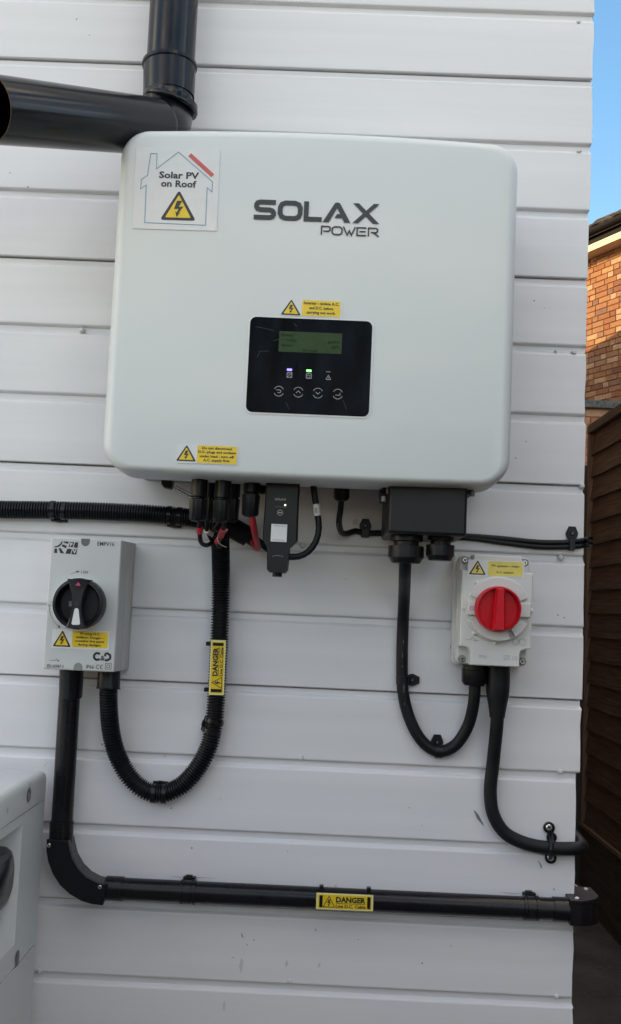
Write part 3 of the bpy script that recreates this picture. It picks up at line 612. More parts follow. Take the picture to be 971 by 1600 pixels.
# thin plug left of the terminal cover
pl = thing('cable_plug', 'small black plug with a thin cable hanging left of the black terminal cover', 'plug', W3(P(534, 783, .10)))
bm = bmesh.new(); a = P(534.5, 745, .10); b = P(534, 783, .10); rod(bm, steps(a, b, [(0, .0085), (.35, .0085), (.36, .0098), (.42, .0103), (.85, .0103), (.98, .008), (1, .0065)]), 20, lambda t: 1+.02*math.cos(8*t)); obj('plug_body', bm, 'blk', pl, True)
bm = bmesh.new(); tube(bm, [P(533.5, 778, .10), P(532.5, 795, .094), P(530, 815, .075), P(534, 832, .045), P(545, 833, .024), P(556, 829.5, .018), P(570, 833, .0168), P(600, 833, .0168), P(640, 834, .017), P(705, 837, .017)], .0042, 10); obj('plug_cable', bm, 'rub', pl, True)
bm = bmesh.new(); tube(bm, [P(527, 815, .085), P(527.5, 823, .07), P(531, 832, .052)], .0018, 6); obj('tie_tail', bm, 'blk', pl, True)

# ------------------------------------------------------------------ AC isolator
AC = thing('ac_isolator', 'light grey switch box with a round red rotary knob, right of the cables', 'isolator switch', W3(P(765, 1040, .03)))
ax0 = S(720.5, 950, .086)[0]; ax1 = S(832, 950, .086)[0]; az1 = S(770, 868, .062)[1]; az0 = S(770, 1040.5, .062)[1]
bx0 = S(701, 950, .025)[0]
bm = bmesh.new(); rbox(bm, WALL, ax0-.0045, az0-.001, ax1+.001, az1+.001, .008, [(.0126, .002), (.015, .0005), (.036, 0), (.0362, 0)], 4); obj('base_box', bm, 'isol', AC, True)
bm = bmesh.new(); rbox(bm, WALL, ax0-.0005, az0+.001, ax1-.0005, az1-.001, .007, [(.0364, .001), (.0375, 0), (.058, 0), (.060, .0015)], 4); obj('lid', bm, 'isol', AC, True)
bt, bb = az1-.0225, az0+.0250; tw = .0150
out_ = [(ax0+tw, az0+.001), (ax1-tw, az0+.001), (ax1-tw, az0+.017), (ax1-tw+.002, az0+.0225), (ax1-.006, bb), (ax1, bb), (ax1, bt), (ax1-tw, bt), (ax1-tw, az1-.001), (ax0+tw, az1-.001), (ax0+tw, bt+.0), (ax0, bt), (ax0, bb), (ax0+.006, bb), (ax0+tw-.002, az0+.0225), (ax0+tw, az0+.017)]
bm = bmesh.new(); cxm, czm = (ax0+ax1)/2, (az0+az1)/2
ins_ = [(x+(.0012 if x < cxm else -.0012), z+(.0012 if z < czm else -.0012)) for x, z in out_]
loft(bm, WALL, [(out_, .0595), (out_, .0845), (ins_, .0858)]); obj('lid_raised_face', bm, 'isol', AC, True)
for (x, z) in ((ax0+.0068, az1-.0078), (ax1-.0068, az1-.0078), (ax0+.0068, az0+.0075), (ax1-.0068, az0+.0075)):
    o, b2 = screw(WALL, x, z, .060, .0040, AC, h=.003); obj('screw_slot', b2, 'prt', AC)
    bm = bmesh.new(); stroke(bm, WALL, circ(x, z, .0050, 16), .0008, .0604, True); obj('screw_recess', bm, 'isod', AC)
# raised ring with flats and four slots
kx, kz = S(779.5, 952, .094)[0], S(779.5, 952, .094)[1]
bm = bmesh.new(); loft(bm, WALL, [(circ(kx, kz, .0435, 40), .0855), (circ(kx, kz, .0435, 40), .0895), (circ(kx, kz, .0418, 40), .0905)]); K = obj('knob_base_ring', bm, 'isol', AC, True)
for a0, a1 in ((24, 156), (203, 292), (303, 335)):
    bm = bmesh.new(); pts = circ(kx, kz, .0412, 18, a0, a1)+circ(kx, kz, .0300, 18, a1, a0); loft(bm, WALL, [(pts, .090), (pts, .0985)]); obj('ring_segment', bm, 'isol', AC, True)
for s in (-1, 1):
    bm = bmesh.new(); x0_, x1_ = (kx-.0415, kx-.026) if s < 0 else (kx+.026, kx+.0415); rbox(bm, WALL, x0_, kz-.0092, x1_, kz+.0098, .001, [(.090, 0), (.0978, 0), (.099, .001)], 2); obj('ring_lug', bm, 'isol', AC, True)
bm = bmesh.new(); stroke(bm, WALL, circ(kx-.0362, kz, .0026, 14, sx=.8), .0006, .0993, True); obj('off_mark', bm, 'isod', AC)
for a in (130, 180, 228, 268, 0):
    x, z = kx+.0440*math.cos(R(a)), kz+.0440*math.sin(R(a)); bm = bmesh.new(); dome(bm, x, z, .0856, .0034, .0035, 12); obj('ring_boss', bm, 'isol', AC, True)
rx, rz = S(780.2, 951.5, .118)
bm = bmesh.new(); loft(bm, WALL, [(circ(rx, rz, .0296, 48), .0985), (circ(rx, rz, .0296, 48), .115), (circ(rx, rz, .0290, 48), .1172), (circ(rx, rz, .0272, 48), .1178), (circ(rx, rz, .0265, 48), .1168), (circ(rx, rz, .0262, 48), .1085)]); KN = obj('red_knob', bm, 'red', AC, True)
bm = bmesh.new(); gp = [(rx-.0085, rz-.0275), (rx+.0090, rz-.0273), (rx+.0068, rz+.0245), (rx+.0040, rz+.0270), (rx-.0036, rz+.0275), (rx-.0055, rz+.0250)]
gi = [(rx-.0055, rz-.0262), (rx+.0058, rz-.0260), (rx+.0042, rz+.0235), (rx+.0028, rz+.0250), (rx-.0022, rz+.0254), (rx-.0034, rz+.0238)]
loft(bm, WALL, [(gp, .108), (gp, .120), (gi, .126)]); obj('knob_grip', bm, 'red', KN, False)
sticker(AC, ((731, 874), (820, 878), (819.5, 903), (731, 900)), .0862, (.17, .10, .29, .84), (.355, .07, .965, .93), [('PV system - main', .80), ('A.C. isolator.', .52)], fill='yelf', bg_='stk', bold=.012, txt='prg', th=.42, label='faded yellow and white warning sticker across the top')
# embossed marks: their edge shade is put into a flat darker grey
FZ = .0860
bm = bmesh.new(); x, z = S(811, 1003, FZ); stroke(bm, WALL, circ(x-.0040, z, .0044, 16), .0009, FZ+.0004, True); stroke(bm, WALL, circ(x+.0048, z, .0044, 16), .0009, FZ+.00045, True); obj('embossed_mark', bm, 'embshade', AC)
text('embossed_lettering', '&', WALL, x, z-.002, .004, 'embshade', AC, align='C', c=FZ+.0006)
x, z = S(727, 999, FZ); bm = bmesh.new(); stroke(bm, WALL, [(x, z), (x+.006, z), (x+.0115, z+.0035)], .0010, FZ+.0004); stroke(bm, WALL, [(x+.0115, z-.0006), (x+.0175, z-.0006)], .0010, FZ+.0004); stroke(bm, WALL, [(x+.0145, z-.0024), (x+.0125, z-.0006), (x+.0145, z+.0012)], .0009, FZ+.0005); obj('switch_symbol', bm, 'embshade', AC)
text('embossed_lettering', 'IP66', WALL, *S(749, 1028, FZ), .0042, 'embshade', AC, c=FZ+.0004); text('embossed_lettering', 'CE', WALL, *S(800, 1031, FZ), .0045, 'embshade', AC, c=FZ+.0004)
x, z = S(792, 1028, FZ); bm = bmesh.new(); stroke(bm, WALL, rr(x-.0035, z-.002, x+.0035, z+.003, 0), .0006, FZ+.0004, True); stroke(bm, WALL, [(x-.0035, z-.002), (x+.0035, z+.003)], .0006, FZ+.0005); obj('embossed_mark', bm, 'embshade', AC)
# side hole of base
dd, zz = onX(703.5, 1015, ax0-.0046); XF = Fr((ax0-.0046, 0, EYE), (0, -1, 0), (0, 0, 1), (-1, 0, 0)); bm = bmesh.new(); flat(bm, XF, circ(.027, az0+.022, .0032, 12), .0004); obj('side_hole', bm, 'isod', AC)
# gland + boot under AC isolator
gl = thing('cable_gland', 'short black cable gland under the left side of the red switch box', 'cable gland', W3(P(742, 1070, .042)))
x = S(741.5, 1055, .042)[0]; z1 = az0-.0008; z2 = S(741, 1071, .042)[1]
hexf = lambda t: 1+.04*math.cos(6*t)
bm = bmesh.new(); rod(bm, [((x, z1, .040), .0165), ((x, z1-.006, .040), .0165), ((x, z1-.007, .040), .0175), ((x, z2+.005, .040), .0170), ((x, z2, .040), .0135), ((x, z2, .040), .008)], 30, hexf); obj('gland_nut', bm, 'blk', gl, True)
bt_ = thing('rubber_boot', 'long black tapered boot under the right side of the red switch box', 'cable boot', W3(P(778, 1122, .042)))
x = S(778.5, 1050, .042)[0]; z2 = S(778, 1121, .042)[1]; L_ = z1-z2
xb2 = S(777.2, 1121, .042)[0]; bm = bmesh.new(); rod(bm, [((x+(xb2-x)*t_, z1-L_*t_, .042), r_) for t_, r_ in ((0, .0160), (.35, .0162), (.5, .0157), (.62, .0145), (.75, .0128), (.92, .0108), (1, .0104), (1, .0085))], 28); obj('boot_sleeve', bm, 'rub', bt_, True)

# ------------------------------------------------------------------ DC isolator
DCD = .100
DC = thing('dc_isolator', 'grey upright switch box with a black rotary knob at the left of the wall', 'isolator switch', W3(P(130, 1050, .05)))
q = [S(*p, DCD) for p in ((78.5, 838.5), (190.8, 842), (178.7, 1051), (66.9, 1047))]
ix0 = (q[0][0]+q[3][0])/2; ix1 = (q[1][0]+q[2][0])/2; iz1 = (q[0][1]+q[1][1])/2; iz0 = (q[2][1]+q[3][1])/2
print('dc', ix1-ix0, iz1-iz0)
bm = bmesh.new(); rbox(bm, WALL, ix0-.0005, iz0-.0008, ix1+.0035, iz1+.0008, .003, [(.0126, .001), (.014, 0), (.0500, .0010), (.0515, .002)], 3); obj('base_box', bm, 'iso', DC, True)
bm = bmesh.new(); rbox(bm, WALL, ix0, iz0, ix1+.001, iz1, .0022, [(.0515, .001), (.0525, 0), (.0985, .0010), (.1000, .0024)], 3); obj('lid', bm, 'iso', DC, True)
for (px, py, up) in ((134.5, 838.5, 1), (122, 1049.5, -1)):
    x, z = S(px, py, DCD); zz = iz1 if up > 0 else iz0; pts = [(x-.0058, zz-up*.0012), (x+.0058, zz-up*.0012)]+[(x+.0058*math.cos(R(t)), zz-up*(.0055+.0058*math.sin(R(t)))) for t in range(0, 181, 20)]
    bm = bmesh.new(); flat(bm, WALL, pts, DCD+.0003); obj('screw_notch', bm, 'isod' if up > 0 else 'under', DC)
text('lettering', 'EMPV16', WALL, *S(152.5, 852.5, DCD),   .0054, 'prt', DC, bold=.008, wdt=.0225, c=DCD+.0004)
text('lettering', 'I ON', WALL, *S(127.5, 896, DCD), .0038, 'prt', DC, bold=.01, wdt=.0085, c=DCD+.0004)
text('lettering', 'O', WALL, *S(80, 942, DCD), .0026, 'prt', DC, c=DCD+.0004); text('lettering', 'OFF', WALL, *S(75.5, 947.5, DCD), .0026, 'prt', DC, c=DCD+.0004, wdt=.004)
text('lettering', 'EN 60947-3', WALL, *S(74.3, 1043, DCD), .0045, 'prt', DC, bold=.008, wdt=.0212, c=DCD+.0004)
text('lettering', 'IP66', WALL, *S(134.8, 1044.5, DCD), .0050, 'prt', DC, bold=.008, wdt=.0102, c=DCD+.0004)
x, z = S(150, 1045, DCD); bm = bmesh.new(); stroke(bm, WALL, circ(x+.0030, z+.0027, .0026, 10, 60, 300), .0008, DCD+.0004); stroke(bm, WALL, circ(x+.0082, z+.0027, .0026, 10, 60, 300), .0008, DCD+.0004); stroke(bm, WALL, [(x+.0058, z+.0027), (x+.0082, z+.0027)], .0007, DCD+.0005); obj('ce_mark', bm, 'prt', DC)
x, z = S(169.5, 1041, DCD); bm = bmesh.new(); s = .0038; stroke(bm, WALL, rr(x-s, z-s, x+s, z+s, 0), .0006, DCD+.0004, True); s = .0018; stroke(bm, WALL, rr(x-s, z-s, x+s, z+s, 0), .0006, DCD+.0004, True); obj('double_square_mark', bm, 'prt', DC)
x, z = S(78, 1031.5, DCD); bm = bmesh.new(); stroke(bm, WALL, [(x, z), (x+.0070, z), (x+.0100, z+.0024)], .0005, DCD+.0004); stroke(bm, WALL, [(x+.0100, z), (x+.0130, z)], .0005, DCD+.0004); stroke(bm, WALL, [(x+.0118, z-.001), (x+.0104, z), (x+.0118, z+.001)], .0006, DCD+.0005); obj('switch_symbol', bm, 'prg', DC)
# C&D logo
x, z = S(160.5, 1026, DCD); bm = bmesh.new()
stroke(bm, WALL, circ(x-.0068, z, .0044, 14, 42, 318), .0030, DCD+.0004)
stroke(bm, WALL, [(x+.0035, z+.0044), (x+.0068, z+.0044), (x+.0098, z+.0025), (x+.0105, z), (x+.0098, z-.0025), (x+.0068, z-.0044), (x+.0035, z-.0044)], .0029, DCD+.0004)
stroke(bm, WALL, [(x+.0035, z+.0044), (x+.0035, z+.0005)], .0026, DCD+.0005); obj('logo_letters', bm, 'prg', DC)
text('logo_letters', '&', WALL, x+.0005, z-.0052, .0065, 'prg', DC, align='C', bold=.02, c=DCD+.0006)
# PV logo: sun rays in two quarter rows and two lettered squares
x, z = S(85, 864.5, DCD); bm = bmesh.new(); lw, lh2 = .0310, .0165
def lq(a, b): return (x+a*lw, z+b*lh2)
def lc(*q_): return [((a_-135)/200, (242-b_)/112) for a_, b_ in q_]
for pts in (lc((135, 179), (158, 174), (180, 156), (194, 131), (204, 131), (194, 160), (170, 183), (135, 189)), lc((212, 131), (256, 132), (247, 152), (209, 141)), lc((203, 158), (241, 171), (233, 193), (196, 174)),
            lc((135, 200), (157, 197), (161, 239), (135, 239)), lc((171, 199), (187, 191), (223, 240), (190, 240)), lc((246, 196), (285, 196), (276, 241), (232, 241)),
            lc((266, 134), (301, 134), (291, 181), (255, 179)), lc((310, 134), (336, 134), (334, 184), (299, 182)), lc((294, 198), (332, 198), (326, 244), (283, 244))):
    flat(bm, WALL, [lq(*p) for p in pts], DCD+.0004)
obj('solar_logo', bm, 'prg', DC)
text('logo_letters', 'P', WALL, *lq(.665, .60), lh2*.30, 'stk', DC, bold=.03, c=DCD+.0006); text('logo_letters', 'V', WALL, *lq(.80, .06), lh2*.30, 'stk', DC, bold=.03, c=DCD+.0006)
bm = bmesh.new(); a = [S(*p, DCD) for p in ((110.5, 897.5), (116, 895), (121, 893.5))]; stroke(bm, WALL, a, .0004, DCD+.0004); b = S(125, 893, DCD); flat(bm, WALL, [(b[0], b[1]), (b[0]-.0045, b[1]+.0012), (b[0]-.0040, b[1]-.0018)], DCD+.0005)
cc = S(121, 945, DCD); st_ = [(cc[0]+.0372*math.cos(R(t)), cc[1]+.0372*math.sin(R(t))) for t in range(185, 236, 6)]; stroke(bm, WALL, st_, .0004, DCD+.0004); e = st_[-1]; flat(bm, WALL, [(e[0]+.002, e[1]-.0025), (e[0]+.0006, e[1]+.0016), (e[0]-.0016, e[1]-.0002)], DCD+.0005); obj('direction_arrow', bm, 'prt', DC)
sticker(DC, ((83, 982.5), (172, 987), (170, 1016), (80.5, 1012)), DCD+.0002, (.18, .08, .30, .84), (.355, .09, .975, .93), [('PV array D.C.', .56), ('isolator. Danger -', .76), ('contains live parts', .82), ('during daylight.', .66)], bg_='stk', label='white and yellow warning sticker below the black knob')
# knob
c0 = S(123.5, 944.5, .104); c1 = S(121.3, 943.3, .132)
bm = bmesh.new(); loft(bm, WALL, [(circ(*c0, .0354, 44), .0995), (circ(*c0, .0354, 44), .106), (circ(*c0, .0340, 44), .109)]); obj('knob_base_ring', bm, 'stk', DC, True)
kx2, kz2 = c1
bm = bmesh.new(); loft(bm, WALL, [(circ(kx2, kz2, .0330, 48), .108), (circ(kx2, kz2, .0335, 48), .128), (circ(kx2, kz2, .0325, 48), .1315), (circ(kx2, kz2, .0290, 48), .1325), (circ(kx2, kz2, .0270, 48), .130), (circ(kx2, kz2, .0250, 48), .119)]); KB = obj('black_knob', bm, 'blk', DC, True)
bm = bmesh.new(); L1, R1 = [], []
for t in [k/10 for k in range(11)]:
    zz = -.0315+.063*t; hw = .0066+.0075*(abs(t-.47)/.5)**2.0; L1.append((kx2-hw, kz2+zz)); R1.append((kx2+hw, kz2+zz))
gpts = R1+L1[::-1]; loft(bm, WALL, [(gpts, .118), (gpts, .1335), ([(kx2+(a-kx2)*.82, b) for a, b in gpts], .1352)]); obj('knob_grip', bm, 'grip', KB, True)
bm = bmesh.new(); flat(bm, WALL, [(kx2-.0052, kz2-.0255), (kx2-.0040, kz2-.0272), (kx2+.0048, kz2-.0270), (kx2+.0058, kz2-.0252), (kx2+.0028, kz2-.0075), (kx2+.0012, kz2-.0058), (kx2-.0012, kz2-.0058), (kx2-.0026, kz2-.0075)], .1356); obj('pointer_mark', bm, 'stk', KB)
bm = bmesh.new(); flat(bm, WALL, [(kx2-.0034, kz2+.0232), (kx2+.0034, kz2+.0232), (kx2+.0004, kz2+.0280)], .1356); obj('red_marker', bm, 'pink', KB)
bm = bmesh.new(); flat(bm, WALL, circ(kx2, kz2, .0036, 18), .1356); obj('knob_screw_hole', bm, 'prt', KB)
bm = bmesh.new(); stroke(bm, WALL, circ(kx2, kz2, .0044, 18), .0008, .1357, True); obj('screw_hole_rim', bm, 'grip', KB)
bm = bmesh.new(); flat(bm, WALL, rr(kx2-.0140, kz2-.0040, kx2-.0085, kz2+.0030, .0003, 2), .1200); obj('window_mark', bm, 'icond', KB)
text('window_lettering', 'ON', WALL, kx2-.0132, kz2-.0028, .0018, 'icon', KB, c=.1203)
# holes in side etc.

# ------------------------------------------------------------------ flexible conduits
def flexclip(px, py, ang, gap, d, r, lab, cat='conduit clip'):
    t = thing('conduit_clip', lab, cat, W3(P(px, py, .013)), 'saddle clips on the ribbed conduit')
    c = P(px, py, d); ux, uz = math.cos(ang), math.sin(ang)
    for s in (-1, 1):
        bm = bmesh.new(); a = (c[0]+ux*(s*gap-.0030), c[1]+uz*(s*gap-.0030), d); b = (c[0]+ux*(s*gap+.0030), c[1]+uz*(s*gap+.0030), d)
        rod(bm, steps(a, b, [(0, r*.97), (0, r+.0005), (1, r+.0005), (1, r*.97)]), 22); obj('clip_band', bm, 'cond', t, True)
    fr = sub(WALL, c[0], c[1], 0, ang); bm = bmesh.new(); box(bm, fr, -gap-.003, r-.001, gap+.003, r+.0026, .0128, .0205, .0006); obj('clip_foot', bm, 'blk', t)
    bm = bmesh.new(); box(bm, fr, -gap*.5, r+.0008, gap*.5, r+.0036, .016, .0225, .0006); obj('clip_latch', bm, 'blk', t)
    return t
FR = .0127
hp = [P(-120, 793, .026), P(-40, 794.5, .026), P(0, 796, .026), P(80, 797, .026), P(160, 799, .026), P(225, 802, .026), P(272, 806, .027), P(300, 809, .030), P(322, 813, .036), P(342, 820, .042)]
bm = bmesh.new(); corrugated(bm, hp, FR); tag(obj('flexible_conduit', bm, 'flex', None, True), 'black ribbed flexible conduit entering from the left above the black knob box', 'conduit', 'ribbed black conduits')
flexclip(92, 797.5, R(-1.6)+math.pi, .0080, .026, FR, 'black saddle clip on the horizontal ribbed conduit above the black knob box')
flexclip(273, 806, R(-4)+math.pi, .0070, .027, FR, 'black saddle clip on the horizontal ribbed conduit close to the plugs')
up = [P(344.5, 838, .062), P(345, 860, .050), P(345.5, 895, .034), P(345, 940, .026), P(343.5, 985, .025), P(341, 1040, .025), P(338.5, 1085, .025), P(335, 1125, .025), P(327.5, 1163, .025), P(311, 1197, .025), P(284, 1227, .025), P(250, 1240, .025), P(217, 1228.5, .0255), P(191, 1196, .029), P(176, 1155, .036), P(170.5, 1110, .044), P(169.8, 1066, .050)]
bm = bmesh.new(); corrugated(bm, up, FR); tag(obj('flexible_conduit', bm, 'flex', None, True), 'black ribbed conduit looping in a U from the plugs to the black knob box', 'conduit', 'ribbed black conduits')
flexclip(249, 1240, R(180)+math.pi, .0072, .025, FR, 'black saddle clip at the bottom of the ribbed conduit loop')
flexclip(333, 1135, R(-105)+math.pi, .0072, .025, FR, 'black saddle clip on the ribbed conduit below the upright yellow tag')
bm = bmesh.new(); z1 = iz0-.0012; x = S(170.5, 1060, .05)[0]; z2 = S(170, 1076, .05)[1]
rod(bm, [((x, z1, .05), .0152), ((x, z2+.002, .05), .0156), ((x, z2+.001, .05), .0164), ((x, z2, .05), .0164), ((x, z2, .05), .0127)], 26); tag(obj('conduit_gland', bm, 'blk', None, True), 'black collar joining the ribbed conduit to the bottom of the black knob box', 'cable gland')
# dark elbow and cable behind the plugs
t = thing('cable_bundle', 'thick black taped cable bundle slanting behind the plugs and the data stick', 'cable', W3(P(385, 845, .03)))
bm = bmesh.new(); tube(bm, [P(338, 812, .050), P(358, 822, .040), P(378, 833, .032), P(388, 838, .030)], .0145, 16); obj('taped_sleeve', bm, 'rub', t, True)
bm = bmesh.new(); tube(bm, [P(383, 835, .030), P(398, 846, .028), P(404, 851, .026)], .0085, 12); obj('inner_sleeve', bm, 'rub', t, True)
bm = bmesh.new(); tube(bm, [P(400, 843, .030), P(412, 852, .026), P(425, 862, .024), P(440, 870, .024)], .0048, 10); obj('inner_cable', bm, 'rub', t, True)

# ------------------------------------------------------------------ plugs under the inverter
def plug(px, d, y0, ym, y1, r, lab, loc=True):
    t = thing('connector_plug', lab, 'plug', W3(P(px, y1, d)), 'black plugs under the inverter')
    a = P(px, y0, d); b = (a[0]-.0012, S(px, y1, d)[1], d); f = (S(px, ym, d)[1]-a[1])/(b[1]-a[1])
    bm = bmesh.new(); rod(bm, steps(a, b, [(0, r*.95), (f-.06, r*.95), (f-.03, r*.80), (f, r*.80)]), 20, lambda t_: 1+.07*math.cos(4*t_)); obj('plug_housing', bm, 'blk', t, True)
    bm = bmesh.new(); rod(bm, steps(a, b, [(f-.01, r*.9), (f+.01, r*1.04), (.93, r*.98), (.97, r*.86), (1, r*.6)]), 36, lambda t_: 1+.035*math.cos(12*t_)); obj('plug_nut', bm, 'blk', t, True)
    return t
plug(313, .145, 744, 780, 815, .0105, 'front black plug of the left pair with a red banded cable')
plug(331, .105, 746, 778, 815, .0085, 'rear black plug of the left pair with a white banded cable')
plug(350, .145, 744, 782, 817, .0105, 'front black plug of the second pair with a red marked cable')
plug(367, .105, 746, 780, 816, .0085, 'rear black plug of the second pair beside the red marked cable')
plug(395, .135, 747, 773, 808, .0108, 'single black plug with a bare red cable hanging from it')
plug(408, .100, 747, 760, 772, .0085, 'short black plug stub beside the data stick')
def wire(label, pts, r, bands=(), m='rub'):
    t = thing('plug_cable', label, 'cable', W3(pts[len(pts)//2])); bm = bmesh.new(); tube(bm, pts, r, 10, .003); obj('sheath', bm, m, t, True)
    for a, b, rr_, mm in bands:
        bm = bmesh.new(); rod(bm, steps(a, b, [(0, r), (0, rr_), (1, rr_), (1, r)]), 14); obj('marker_band', bm, mm, t, True)
wire('thin black cable with a red band below the left pair of plugs', [P(312, 812, .145), P(312.5, 835, .135), P(315, 848, .12), P(323, 852, .10), P(331, 848, .08), P(340, 840, .065)], .0030, [(P(312, 824, .141), P(312.6, 833.5, .137), .0039, 'redw')])
wire('thin black cable with a white band below the left pair of plugs', [P(324, 812, .105), P(323, 824, .10), P(326, 834, .09), P(332, 845, .075), P(341, 850, .06)], .0028, [(P(323, 829, .097), P(330.5, 836, .083), .0038, 'wht')])
wire('thin black cable with a red sleeve below the second pair of plugs', [P(350, 813, .145), P(350, 823, .14), P(345, 835, .12), P(340, 846, .10), P(343, 855, .07)], .0030, [(P(349.5, 827, .137), P(345, 837.5, .118), .0044, 'redw'), (P(343.5, 840, .112), P(339.5, 847, .10), .0038, 'redw')])
wire('thin white cable tie loop below the second pair of plugs', [P(356, 827, .12), P(350, 835, .12), P(341, 838, .12), P(341, 846, .115), P(347, 852, .10), P(354, 855, .09)], .0007, m='wht')
wire('flat red cable hanging from the single plug', [P(393, 804, .135), P(395.5, 820, .130), P(398.5, 835, .12), P(403, 850, .10), P(404, 857, .085), P(401, 856, .06), P(395, 847, .04)], .0040, m='redw')
wire('second red cable strand behind the flat red cable', [P(396, 806, .125), P(399, 825, .115), P(402, 842, .095), P(405, 853, .075)], .0028, m='redw')

# ------------------------------------------------------------------ data stick
DS = thing('data_stick', 'black data stick with a small white label plugged in under the grey box', 'data logger', W3(P(435, 900, .145)))
dsd = .150
def sp(px, py): return S(px, py, dsd)
up_ = [sp(415.5, 745), sp(469.5, 747), sp(467, 780), sp(466, 812), sp(465, 845), sp(453, 856), sp(452, 872), sp(450, 890), sp(446, 895), sp(421, 894), sp(417, 890), sp(417, 870), sp(418, 856), sp(410.5, 843), sp(412, 812), sp(414.5, 780)][::-1]
bm = bmesh.new(); cxx = sp(438, 800)[0]
def inset(pts, k): return [(cxx+(a-cxx)*(1-k), b) for a, b in pts]
loft(bm, WALL, [(inset(up_, .10), dsd-.028), (up_, dsd-.022), (up_, dsd-.004), (inset(up_, .08), dsd)]); obj('stick_body', bm, 'blk', DS, True)
x, z = sp(433, 894); bm = bmesh.new(); rod(bm, [((x, z+.003, dsd-.014), .0066), ((x, z-.0055, dsd-.014), .0062), ((x, z-.0055, dsd-.014), .003)], 18); obj('stick_tip', bm, 'blk', DS, True)
a, b = sp(424.5, 818.5), sp(448, 847); bm = bmesh.new(); box(bm, WALL, a[0], b[1], b[0], a[1], dsd, dsd+.0004); LB = obj('white_label', bm, 'stk', DS)
bm = bmesh.new(); w3 = b[0]-a[0]
for k in range(2): stroke(bm, WALL, [(a[0]+w3*.12, (a[1]-.0022) if k == 0 else (b[1]+.0022)), (b[0]-w3*.12, (a[1]-.0022) if k == 0 else (b[1]+.0022))], .0009, dsd+.0007)
obj('label_print', bm, 'icon', LB)
text('lettering', 'SOLAX', WALL, *sp(430, 781.5), .0026, 'icon', DS, wdt=.0145, c=dsd+.0004, bold=.01)
x, z = sp(446, 789.3); bm = bmesh.new(); flat(bm, WALL, circ(x, z, .0013, 12), dsd+.0006); obj('status_light', bm, 'ledw', DS)
bm = bmesh.new(); stroke(bm, WALL, [sp(430, 791.5), sp(449, 793)], .0005, dsd+.0004); obj('print_line', bm, 'icond', DS)
x, z = sp(438, 801); bm = bmesh.new(); stroke(bm, WALL, circ(x, z, .0034, 20), .0006, dsd+.0004, True); stroke(bm, WALL, [(x-.0022, z), (x+.0022, z)], .0012, dsd+.0005); obj('reset_button', bm, 'icon', DS)
bm = bmesh.new(); stroke(bm, WALL, [sp(426, 869.5), sp(429, 868.3), sp(434, 868), sp(440, 868.8), sp(443, 870)], .0008, dsd+.0004); obj('seam_line', bm, 'icond', DS)
AN_ = thing('aerial_cable', 'black cable with a white sleeve curving from the grey box to the data stick', 'cable', W3(P(495, 800, .13)))
pts = [P(489, 748, .13), P(492, 775, .13), P(496, 800, .13), P(498.5, 825, .13), P(494, 846, .13), P(482, 862, .13), P(467, 869.5, .13), P(452, 870, .132)]
bm = bmesh.new(); tube(bm, pts, .0042, 12); obj('sheath', bm, 'rub', AN_, True)
a, b = P(494, 788, .13), P(496.3, 806, .13); bm = bmesh.new(); rod(bm, steps(a, b, [(0, .004), (0, .0050), (1, .0050), (1, .004)]), 16); SL = obj('white_sleeve', bm, 'wht', AN_, True)
x, z = S(495.3, 800, .1356); fr = sub(WALL, x, z, 0, R(-82)); text('lettering', 'ANT', fr, -.006, -.0018, .0026, 'prg', SL, c=.1356)

# ------------------------------------------------------------------ rigid conduit
RC = thing('rigid_conduit', 'smooth black rigid conduit down the left and along the lower wall to the corner', 'conduit', W3(P(100, 1300, .03)))
cr = .0145; cdp = .0285
x1_, z1_ = S(111, 1050, .045); 
bm = bmesh.new(); xA = S(107.5, 1090, cdp)[0]; xB = S(96.5, 1290, cdp)[0]
octf = lambda t: 1+.012*math.cos(8*t)
pa, pb = (S(108.5, 1075, .04)[0], S(108.5, 1075, .04)[1], .036), (S(96.3, 1300, cdp)[0], S(96.3, 1300, cdp)[1], cdp)
rod(bm, [(pa, cr), (pb, cr)], 28); obj('pipe', bm, 'cond', RC, True)
pt_ = (S(111.5, 1048, .045)[0], iz0-.001, .042); pm = (S(109.5, 1090, .04)[0], S(109.5, 1090, .04)[1], .036)
bm = bmesh.new(); rod(bm, steps(pt_, pm, [(0, .0166), (.78, .0160), (.98, .0158), (1, .0145)]), 28); obj('coupling', bm, 'cond', RC, True)
a, b = P(96.8, 1283, cdp), P(95.5, 1316, cdp); bm = bmesh.new(); rod(bm, steps(a, b, [(0, .0146), (0, .0162), (1, .0162), (1, .0146)]), 28); obj('coupling', bm, 'cond', RC, True)
# inspection elbow: flat sided bend
EF = .0485
outer = [(73.5, 1313), (73, 1330), (76, 1348), (83, 1366), (94, 1383), (109, 1397), (127, 1407.5), (143, 1412.5), (160, 1414.5)]
inner = [(167, 1383), (150, 1379), (135, 1371), (122, 1358), (113, 1342), (108.5, 1325), (107, 1315)]
eo = [S(*p, EF) for p in outer]; ei = [S(*p, EF) for p in inner]
poly = (eo+ei)[::-1]
bm = bmesh.new(); loft(bm, WALL, [(poly, .0130), (poly, EF-.008)]); obj('elbow_body', bm, 'cond', RC)
bm = bmesh.new(); cxe = sum(p[0] for p in poly)/len(poly); cze = sum(p[1] for p in poly)/len(poly)
loft(bm, WALL, [([(a+(cxe-a)*-.012, b+(cze-b)*-.012) for a, b in poly], EF-.0078), ([(a+(cxe-a)*-.012, b+(cze-b)*-.012) for a, b in poly], EF-.001), ([(a+(cxe-a)*.01, b+(cze-b)*.01) for a, b in poly], EF)]); EL = obj('elbow_cover', bm, 'blk', RC)
